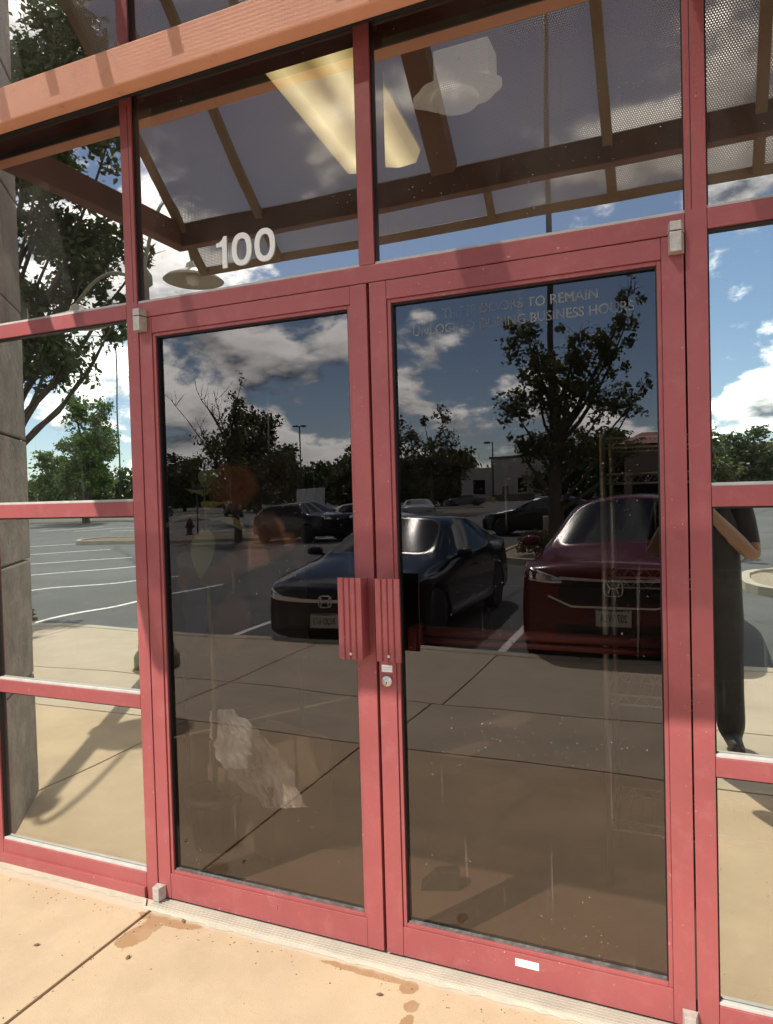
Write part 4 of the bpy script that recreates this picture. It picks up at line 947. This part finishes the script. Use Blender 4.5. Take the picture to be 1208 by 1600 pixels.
def front_patch(bvh, cols, off=.006, rows=3, back=False):
    q = MB(); vs = []
    for (x, z0, z1) in cols:
        for k in range(rows + 1):
            z_ = z0 + (z1 - z0) * k / rows
            h = bvh.ray_cast(Vector((x, -8 if back else 3, z_)), Vector((0, 1 if back else -1, 0)))
            y = h[0].y if h[0] else -.3
            vs.append((x, y + (-off if back else off), z_))
    r = rows + 1
    q.add(vs, [(i * r + k, (i + 1) * r + k, (i + 1) * r + k + 1, i * r + k + 1) for i in range(len(cols) - 1) for k in range(rows)])
    return q
def wheel_mesh(R):
    t = MB(); t.lathe([(R * .62, -.095), (R * .93, -.10), (R, -.07), (R, .07), (R * .93, .10), (R * .62, .095)], (0, 0, 0), 32, 'x')
    r = MB(); r.lathe([(R * .64, -.07), (R * .66, .085), (R * .60, .088), (R * .57, .02), (0.0, .015)], (0, 0, 0), 32, 'x')
    for k in range(5):
        a = k * 2 * math.pi / 5
        for da in (-.13, .13):
            p0 = Vector((.07, math.cos(a) * R * .12, math.sin(a) * R * .12)); p1 = Vector((.078, math.cos(a + da) * R * .60, math.sin(a + da) * R * .60))
            r.tube([p0, p1], .018, 6)
    r.lathe([(R * .16, .03), (R * .15, .085), (0, .088)], (0, 0, 0), 16, 'x')
    return t.mesh('tyre'), r.mesh('rim')
WH = {}
def car(kind, paint, loc, rz, label, detail=1, plate=None, group='parked cars in the lot'):
    body, gls, bvh, L, fx, rx, R, tub = car_meshes(kind)
    root = empty('parked_car', loc, rz); tag(root, label, 'car', group)
    b = body.copy(); b.materials.clear(); b.materials.append(paint); link('body', b, None, root)
    g_ = gls.copy(); g_.materials.clear(); g_.materials.append(CARGL); link('windows', g_, None, root)
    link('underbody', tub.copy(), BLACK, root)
    if R not in WH: WH[R] = wheel_mesh(R)
    hw = .79
    for l in (fx, rx):
        for sx in (-1, 1):
            w = empty('wheel', (sx * hw, -l, R)); w.parent = root; w.rotation_euler.z = 0 if sx > 0 else math.pi
            link('tyre', WH[R][0], TYRE, w, True); link('rim', WH[R][1], RIM, w, True)
    sed = kind == 'sedan'
    for sx in (-1, 1):   # headlights, mirrors, tail lamps
        if sed: cols = [(sx * x, a, c) for x, a, c in ((.50, .635, .66), (.58, .635, .69), (.66, .645, .715), (.74, .655, .74), (.81, .67, .76))]
        else: cols = [(sx * x, a, c) for x, a, c in ((.44, .875, .905), (.54, .875, .945), (.64, .885, .975), (.73, .895, 1.0), (.80, .915, 1.02))]
        hl = front_patch(bvh, cols).build('headlight', LENS, root, 0, True)
        front_patch(bvh, [(x, a - .008, a + .010) for x, a, c in cols], .011, 1).build('daytime_strip', WHITE, root, 0, True)
        front_patch(bvh, [(x, c - .012, c + .002) for x, a, c in cols], .011, 1).build('lamp_trim', CARCHR, root, 0, True)
        tz = (.70, .82) if sed else (.80, 1.05)
        front_patch(bvh, [(sx * x, tz[0], tz[1]) for x in (.45, .55, .65, .75)], back=True).build('tail_light', TAIL, root, 0, True)
        mz, ml = (1.0, 1.62) if sed else (1.16, 1.36)
        mm = MB(); mm.lathe([(.0, -.095), (.045, -.085), (.062, -.02), (.058, .06), (.04, .09), (.0, .095)], (0, 0, 0), 14, 'x'); mm.v = [(sx * .985 + x, -ml + y * 1.1, mz + z_ * 1.0) for x, y, z_ in mm.v]
        mm.build('wing_mirror', paint, root, 0, True)
        MB().tube([(sx * .84, -ml - .02, mz - .06), (sx * .95, -ml, mz - .02)], .022, 6).build('mirror_arm', BLACK, root)
    if detail:
        if sed:
            front_patch(bvh, [(x, .37, .60) for x in np.linspace(-.44, .44, 13)], .008).build('grille', GRILLE, root, 0, True)
            front_patch(bvh, [(x, .612 + .05 * abs(x) ** 2, .645 + .10 * abs(x) ** 2) for x in np.linspace(-.62, .62, 19)], .014).build('chrome_bar', CARCHR, root, 0, True)
            front_patch(bvh, [(x, .215, .30) for x in np.linspace(-.52, .52, 11)], .006).build('lower_intake', GRILLE, root, 0, True)
            ez, pz, er = .625, .43, .062
        else:
            front_patch(bvh, [(x, .69, .885) for x in np.linspace(-.46, .46, 13)], .008).build('grille', GRILLE, root, 0, True)
            front_patch(bvh, [(x, .888 + .06 * abs(x) ** 2, .910 + .10 * abs(x) ** 2) for x in np.linspace(-.46, .46, 19)], .014).build('chrome_bar', CARCHR, root, 0, True)
            front_patch(bvh, [(x, .650 + .45 * max(0, abs(x) - .36) , .667 + .45 * max(0, abs(x) - .36)) for x in np.linspace(-.56, .56, 23)], .012).build('chrome_lip', CARCHR, root, 0, True)
            front_patch(bvh, [(x, .36, .50) for x in np.linspace(-.5, .5, 11)], .006).build('lower_intake', GRILLE, root, 0, True)
            front_patch(bvh, [(x, .25, .36) for x in np.linspace(-.70, .70, 15)], .005).build('lower_cladding', BLACK, root, 0, True)
            ez, pz, er = .830, .575, .072
        # emblem: rounded frame with an upright H
        yf = bvh.ray_cast(Vector((0, 3, ez)), Vector((0, -1, 0)))[0].y + .02
        e = MB(); ring = []
        for k in range(25):
            t_ = 2 * math.pi * k / 24; c_, s_ = math.cos(t_), math.sin(t_)
            ring.append((er * 1.1 * math.copysign(abs(c_) ** .55, c_), yf, ez + er * .95 * math.copysign(abs(s_) ** .55, s_)))
        e.tube(ring, .006, 6)
        for sx in (-1, 1): e.tube([(sx * .052, yf, ez + .048), (sx * .028, yf, ez), (sx * .044, yf, ez - .048)], .008, 6)
        e.tube([(-.03, yf, ez), (.03, yf, ez)], .007, 6); e.build('emblem', CARCHR, root, 0, True)
        if plate:
            yp = max(bvh.ray_cast(Vector((0, 3, pz + dz)), Vector((0, -1, 0)))[0].y for dz in (-.07, .07)) + .03
            lp_ = MB().box(-.152, .152, yp - .008, yp, pz - .076, pz + .076).build('number_plate', PLATE, root, .004)
            me = text_mesh(plate, .095, .0008, .001, 'CENTER', 1.02); me.transform(RX90); me.transform(Matrix.Rotation(math.pi, 4, 'Z'))
            xs = [v.co.x for v in me.vertices]; me.transform(Matrix.Scale(.235 / (max(xs) - min(xs)), 4, (1, 0, 0)))
            me.transform(Matrix.Translation((0, yp + .0015, pz - .036))); link('plate_text', me, PLTXT, lp_)
            mt = MB(); px = [-.145 + .29 * k / 12 for k in range(13)]; hz_ = [.0, .012, .004, .016, .006, .018, .008, .02, .006, .014, .004, .010, .0]
            mt.add([(x, yp + .001, pz + .071) for x in px] + [(x, yp + .001, pz + .064 - h_ * .6) for x, h_ in zip(px, hz_)], [(i, i + 1, 14 + i, 13 + i) for i in range(12)]); mt.build('plate_ridge_print', PLTXT, lp_)
        # door seams and wipers
        for sx in (-1, 1):
            for l in ((1.55, 2.65, 3.55) if sed else (1.32, 2.35, 3.2)):
                s_ = MB(); vs = []
                for k in range(9):
                    z_ = .26 + k * .08; h = bvh.ray_cast(Vector((sx * 3, -l, z_)), Vector((-sx, 0, 0)))
                    if h[0]: vs += [(h[0].x + sx * .002, -l - .003, z_), (h[0].x + sx * .002, -l + .003, z_)]
                s_.add(vs, [(2 * i, 2 * i + 1, 2 * i + 3, 2 * i + 2) for i in range(len(vs) // 2 - 1)]); s_.build('door_seam', BLACK, root)
            zc_ = .80 if sed else .95
            for l in ((2.45, 3.4) if sed else (2.15, 3.05)):
                h = bvh.ray_cast(Vector((sx * 3, -l, zc_)), Vector((-sx, 0, 0)))
                if h[0]: MB().tube([(h[0].x + sx * .004, -l - .1, zc_), (h[0].x + sx * .03, -l - .05, zc_), (h[0].x + sx * .03, -l + .05, zc_), (h[0].x + sx * .004, -l + .1, zc_)], .012, 6).build('door_handle', paint, root, 0, True)
        zw, lw_ = (.995, 1.40) if sed else (1.12, .99)
        for x0, x1 in ((-.55, .02), (.0, .55)): MB().tube([(x0, -lw_ - .05, zw + .015), (x1, -lw_ - .10, zw + .045)], .007, 5).build('wiper', BLACK, root)
    return root
NAVY = paintcar('navy_paint', (.010, .013, .022)); MAROON = paintcar('maroon_car_paint', (.125, .012, .018)); BLK = paintcar('black_car_paint', (.006, .006, .007))
WHT = paintcar('white_car_paint', (.62, .62, .61)); SLV = paintcar('silver_car_paint', (.30, .31, .32)); GRY = paintcar('grey_car_paint', (.07, .075, .08))
car('sedan', NAVY, (-2.58, -4.42, LOT), 0, 'dark navy sedan parked nose in beside the maroon car', 1, 'RQD·613')
car('suv', MAROON, (.27, -4.42, LOT), 0, 'maroon crossover parked nose in facing the doors', 1, '207·WLA')
car('suv', BLK, (-10.75, -21.0, LOT), rad(-72), 'black sport utility car seen side on beyond the hydrant island', 0)
car('sedan', WHT, (-9.2, -24.0, LOT), rad(-70), 'white car half hidden behind the black sport utility car', 0)
car('sedan', BLK, (-6.6, -24.9, LOT), rad(88), 'black sedan parked beyond the gravel island', 0)
FAR = [('sedan', GRY, (-25.5, -76, LOT), 88, 'dark grey sedan in the far lane before the pale building'), ('suv', BLK, (-13.5, -82, LOT), 60, 'black sport utility car before the pale building'),
       ('suv', WHT, (-9.5, -80, LOT), 20, 'white sport utility car far behind the dark tree'), ('sedan', SLV, (-6.5, -78, LOT), 20, 'silver sedan far behind the dark tree'), ('suv', SLV, (-3.0, -76, LOT), 30, 'silver sport utility car far behind the maroon car'),
       ('sedan', BLK, (1.2, -70, LOT), 20, 'black sedan far behind the maroon car'),
       ('sedan', WHT, (-36, -58, LOT), 140, 'white sedan far behind the thin tree'), ('sedan', BLK, (-39.5, -60, LOT), 140, 'black sedan far behind the thin tree'), ('suv', GRY, (-45, -62, LOT), 140, 'grey sport utility car far left of the thin tree'),
       ('sedan', SLV, (-13.5, -36, LOT), 160, 'silver sedan half hidden behind the navy sedan'),
       ('suv', WHT, (-72, -72, LOT), 130, 'white sport utility car by the bright bushy tree'), ('sedan', WHT, (-62, -72, LOT), 150, 'white sedan at the far left of the lot'), ('sedan', GRY, (-55, -64, LOT), 150, 'grey sedan at the far left of the lot'), ('suv', SLV, (-84, -80, LOT), 150, 'silver sport utility car at the far left edge')]
for k_, pnt, l_, a_, lab in FAR: car(k_, pnt, l_, rad(a_), lab, 0)

# ================================================================== PHOTOGRAPHER
def person():
    root = empty('person', (.965, -2.36, 0)); tag(root, 'person in black shirt and dark trousers holding up a phone', 'person')
    V = []; E_ = []; Rr = []
    LB = []; cur = [1]
    def v(p, r, prev=None):
        LB.append(cur[0]); V.append(p); Rr.append(r if isinstance(r, tuple) else (r, r)); i = len(V) - 1
        if prev is not None: E_.append((prev, i))
        return i
    # facing +y (towards the doors)
    pel = v((0, 0, .95), (.205, .145)); ab = v((0, .01, 1.10), (.205, .150), pel); ch = v((0, .0, 1.29), (.215, .145), ab); up = v((0, -.01, 1.43), (.125, .09), ch)
    cur[0] = 0
    nk = v((0, .0, 1.52), .055, up); jaw = v((-.01, .03, 1.585), (.062, .075), nk); hd = v((-.01, .02, 1.67), (.073, .092), jaw); tp = v((-.01, .01, 1.745), (.055, .070), hd)
    for s in (-1, 1):
        cur[0] = 2; h = v((s * .105, 0, .87), (.110, .115), pel); k0 = v((s * .115, .01, .70), .100, h); k = v((s * .12, .02, .50), .082, k0); c = v((s * .125, -.01, .34), .078, k); an = v((s * .13, -.02, .10), .082, c)
        cur[0] = 3; he = v((s * .135, -.01, .05), (.060, .050), an); to = v((s * .16, .19, .04), (.055, .036), he)
    # right arm: elbow out and low, forearm up to the phone
    arms = {}
    for s, el_, wr in ((1, (.262, .06, 1.085), (.035, .225, 1.345)), (-1, (-.26, .06, 1.10), (-.14, .22, 1.34))):
        cur[0] = 1; sh = v((s * .19, -.01, 1.385), .075, up); um = v(((s * .175 + el_[0]) / 2 + s * .01, el_[1] * .4, (1.40 + el_[2]) / 2), .056, sh); cur[0] = 0; e = v(el_, .044, um)
        fm = v(tuple(el_[i] * .55 + wr[i] * .45 for i in range(3)), .043, e); w = v(wr, .029, fm); arms[s] = (w, wr)
    for s in (-1, 1):
        w, wr = arms[s]; c = Vector(wr); up_ = Vector((-s * .25, .12, .95)).normalized(); sd_ = Vector((s * .3, .95, .1)).normalized()
        pm = v(tuple(c + up_ * .045), (.030, .018), w); pk = v(tuple(c + up_ * .085), (.033, .016), pm)
        for k in range(4):
            off = sd_ * (.010 * (k - 1.5)) + Vector((0, 0, .006 * (1.5 - abs(k - 1.5)))); ln = (.060, .072, .068, .052)[k]
            a = c + up_ * .10 + off * 1.6; f0 = v(tuple(a), .0085, pk); f1 = v(tuple(a + up_ * ln * .5 + Vector((-s * .012, 0, 0))), .008, f0); v(tuple(a + up_ * ln * .8 + Vector((-s * .034, .004, 0))), .007, f1)
        t0 = v(tuple(c + up_ * .04 + sd_ * -.028), .011, pm); t1 = v(tuple(c + up_ * .075 + sd_ * -.040 + Vector((-s * .012, 0, 0))), .010, t0); v(tuple(c + up_ * .10 + sd_ * -.034 + Vector((-s * .03, 0, 0))), .008, t1)
    me = bpy.data.meshes.new('body'); me.from_pydata(V, E_, []); o = bpy.data.objects.new('tmp', me); COL.objects.link(o)
    sk = o.modifiers.new('skin', 'SKIN'); sk.use_smooth_shade = True
    for i, r in enumerate(Rr): me.skin_vertices[0].data[i].radius = r
    me.skin_vertices[0].data[0].use_root = True
    ss = o.modifiers.new('ss', 'SUBSURF'); ss.levels = 2; ss.render_levels = 2
    bpy.context.view_layer.update()
    ev = bpy.data.meshes.new_from_object(o.evaluated_get(bpy.context.evaluated_depsgraph_get())); bpy.data.objects.remove(o)
    ev.materials.clear()
    for m_ in (SKINM, SHIRT, TROUS, BLACK): ev.materials.append(m_)
    for p in ev.polygons:
        c = p.center; p.use_smooth = True
        best = None
        for (i0, i1) in E_:
            a_, b_ = Vector(V[i0]), Vector(V[i1]); ab_ = b_ - a_; u = max(0, min(1, (c - a_).dot(ab_) / max(1e-9, ab_.length_squared)))
            rr = Rr[i0][0] * (1 - u) + Rr[i1][0] * u; d_ = (c - a_ - ab_ * u).length / rr
            if best is None or d_ < best[0]: best = (d_, LB[i1] if u > .5 else LB[i0])
        p.material_index = best[1]
        if c.z < .97 and p.material_index == 1: p.material_index = 2
    b = link('body', ev, None, root)
    # hair cap, ears, nose, eyes and mouth
    h = MB(); h.lathe([(.0, .105), (.045, .095), (.072, .060), (.082, .015), (.080, -.03), (.06, -.055)], (-.01, -.012, 1.685), 20); hm = h.build('hair', HAIR, root, 0, True)
    MB().add([(-.022, .105, 1.635), (.002, .105, 1.635), (-.01, .135, 1.640), (-.01, .108, 1.685)], [(0, 1, 2), (0, 2, 3), (1, 3, 2), (0, 3, 1)]).build('nose', SKINM, root, 0, True)
    for s in (-1, 1):
        MB().lathe([(.0, -.008), (.012, -.004), (.012, .004), (.0, .008)], (-.01 + s * .030, .108, 1.672), 10, 'y').build('eye', WHITE, root, 0, True)
        MB().lathe([(.0, -.008), (.022, -.005), (.026, .004), (.0, .008)], (-.01 + s * .082, .01, 1.655), 12, 'x').build('ear', SKINM, root, 0, True)
    MB().box(-.033, .013, .100, .108, 1.602, 1.610).build('mouth', mat('lips', (.30, .11, .09), .5), root, .003)
    root.scale = (1, 1, .985)
    return root
person()
ph = empty('phone', (CAM.x, CAM.y - .014, CAM.z)); tag(ph, 'black phone held up by the person', 'phone')
box('case', BLACK, ph, -.055, .022, -.0085, .0, -.125, .028, .004); box('screen', CARGL, ph, -.051, .018, -.0095, -.0086, -.121, .024)

def grit():
    rnd = random.Random(12); q = MB()
    for k in range(230):
        if k < 120: x, y = rnd.uniform(-1.75, .95), -.085 - abs(rnd.gauss(0, .035))
        elif k < 165: x, y = -.90 + rnd.gauss(0, .015), -rnd.uniform(.06, .9)
        else: x, y = rnd.uniform(-1.9, 1.2), -rnd.uniform(.1, 1.0)
        r_ = rnd.uniform(.0012, .0038); a = rnd.uniform(0, 6.28); h = r_ * rnd.uniform(.5, 1.0)
        q.add([(x + r_ * math.cos(a + t) * rnd.uniform(.6, 1.3), y + r_ * math.sin(a + t) * rnd.uniform(.6, 1.3), .0004) for t in (0, 1.6, 3.1, 4.7)] + [(x, y, h)], [(0, 1, 4), (1, 2, 4), (2, 3, 4), (3, 0, 4), (3, 2, 1, 0)])
    o = q.build('grit', mat('dark_grit', (.13, .09, .055), .9, var=.5, vs=40)); tag(o, 'scattered dark grit on the paving by the doors', 'grit', None, 'stuff')
    for k, (x, y, a) in enumerate(((-1.12, -.36, .5), (-.78, -.30, 1.6), (.05, -.165, .2), (-.74, -.075, 2.2))):
        m_ = MB(); L_ = .011
        m_.add([(-L_, 0, .002), (-L_ * .3, -.006, .004), (L_ * .4, -.005, .003), (L_, 0, .006), (L_ * .4, .006, .005), (-L_ * .3, .006, .003)], [(0, 1, 2, 3, 4, 5)])
        o = m_.build('dry_leaf', mat('dry_leaf_brown', (.16, .10, .05), .9)); o.location = (x, y, .001); o.rotation_euler.z = a
        tag(o, ('tiny dry leaf alone on the paving at left', 'tiny dry leaf near the long paving joint', 'tiny dry leaf below the meeting edge of the doors', 'tiny dry leaf on the brown stain by the left pivot')[k], 'leaf', 'dry leaf bits on the paving')
grit()
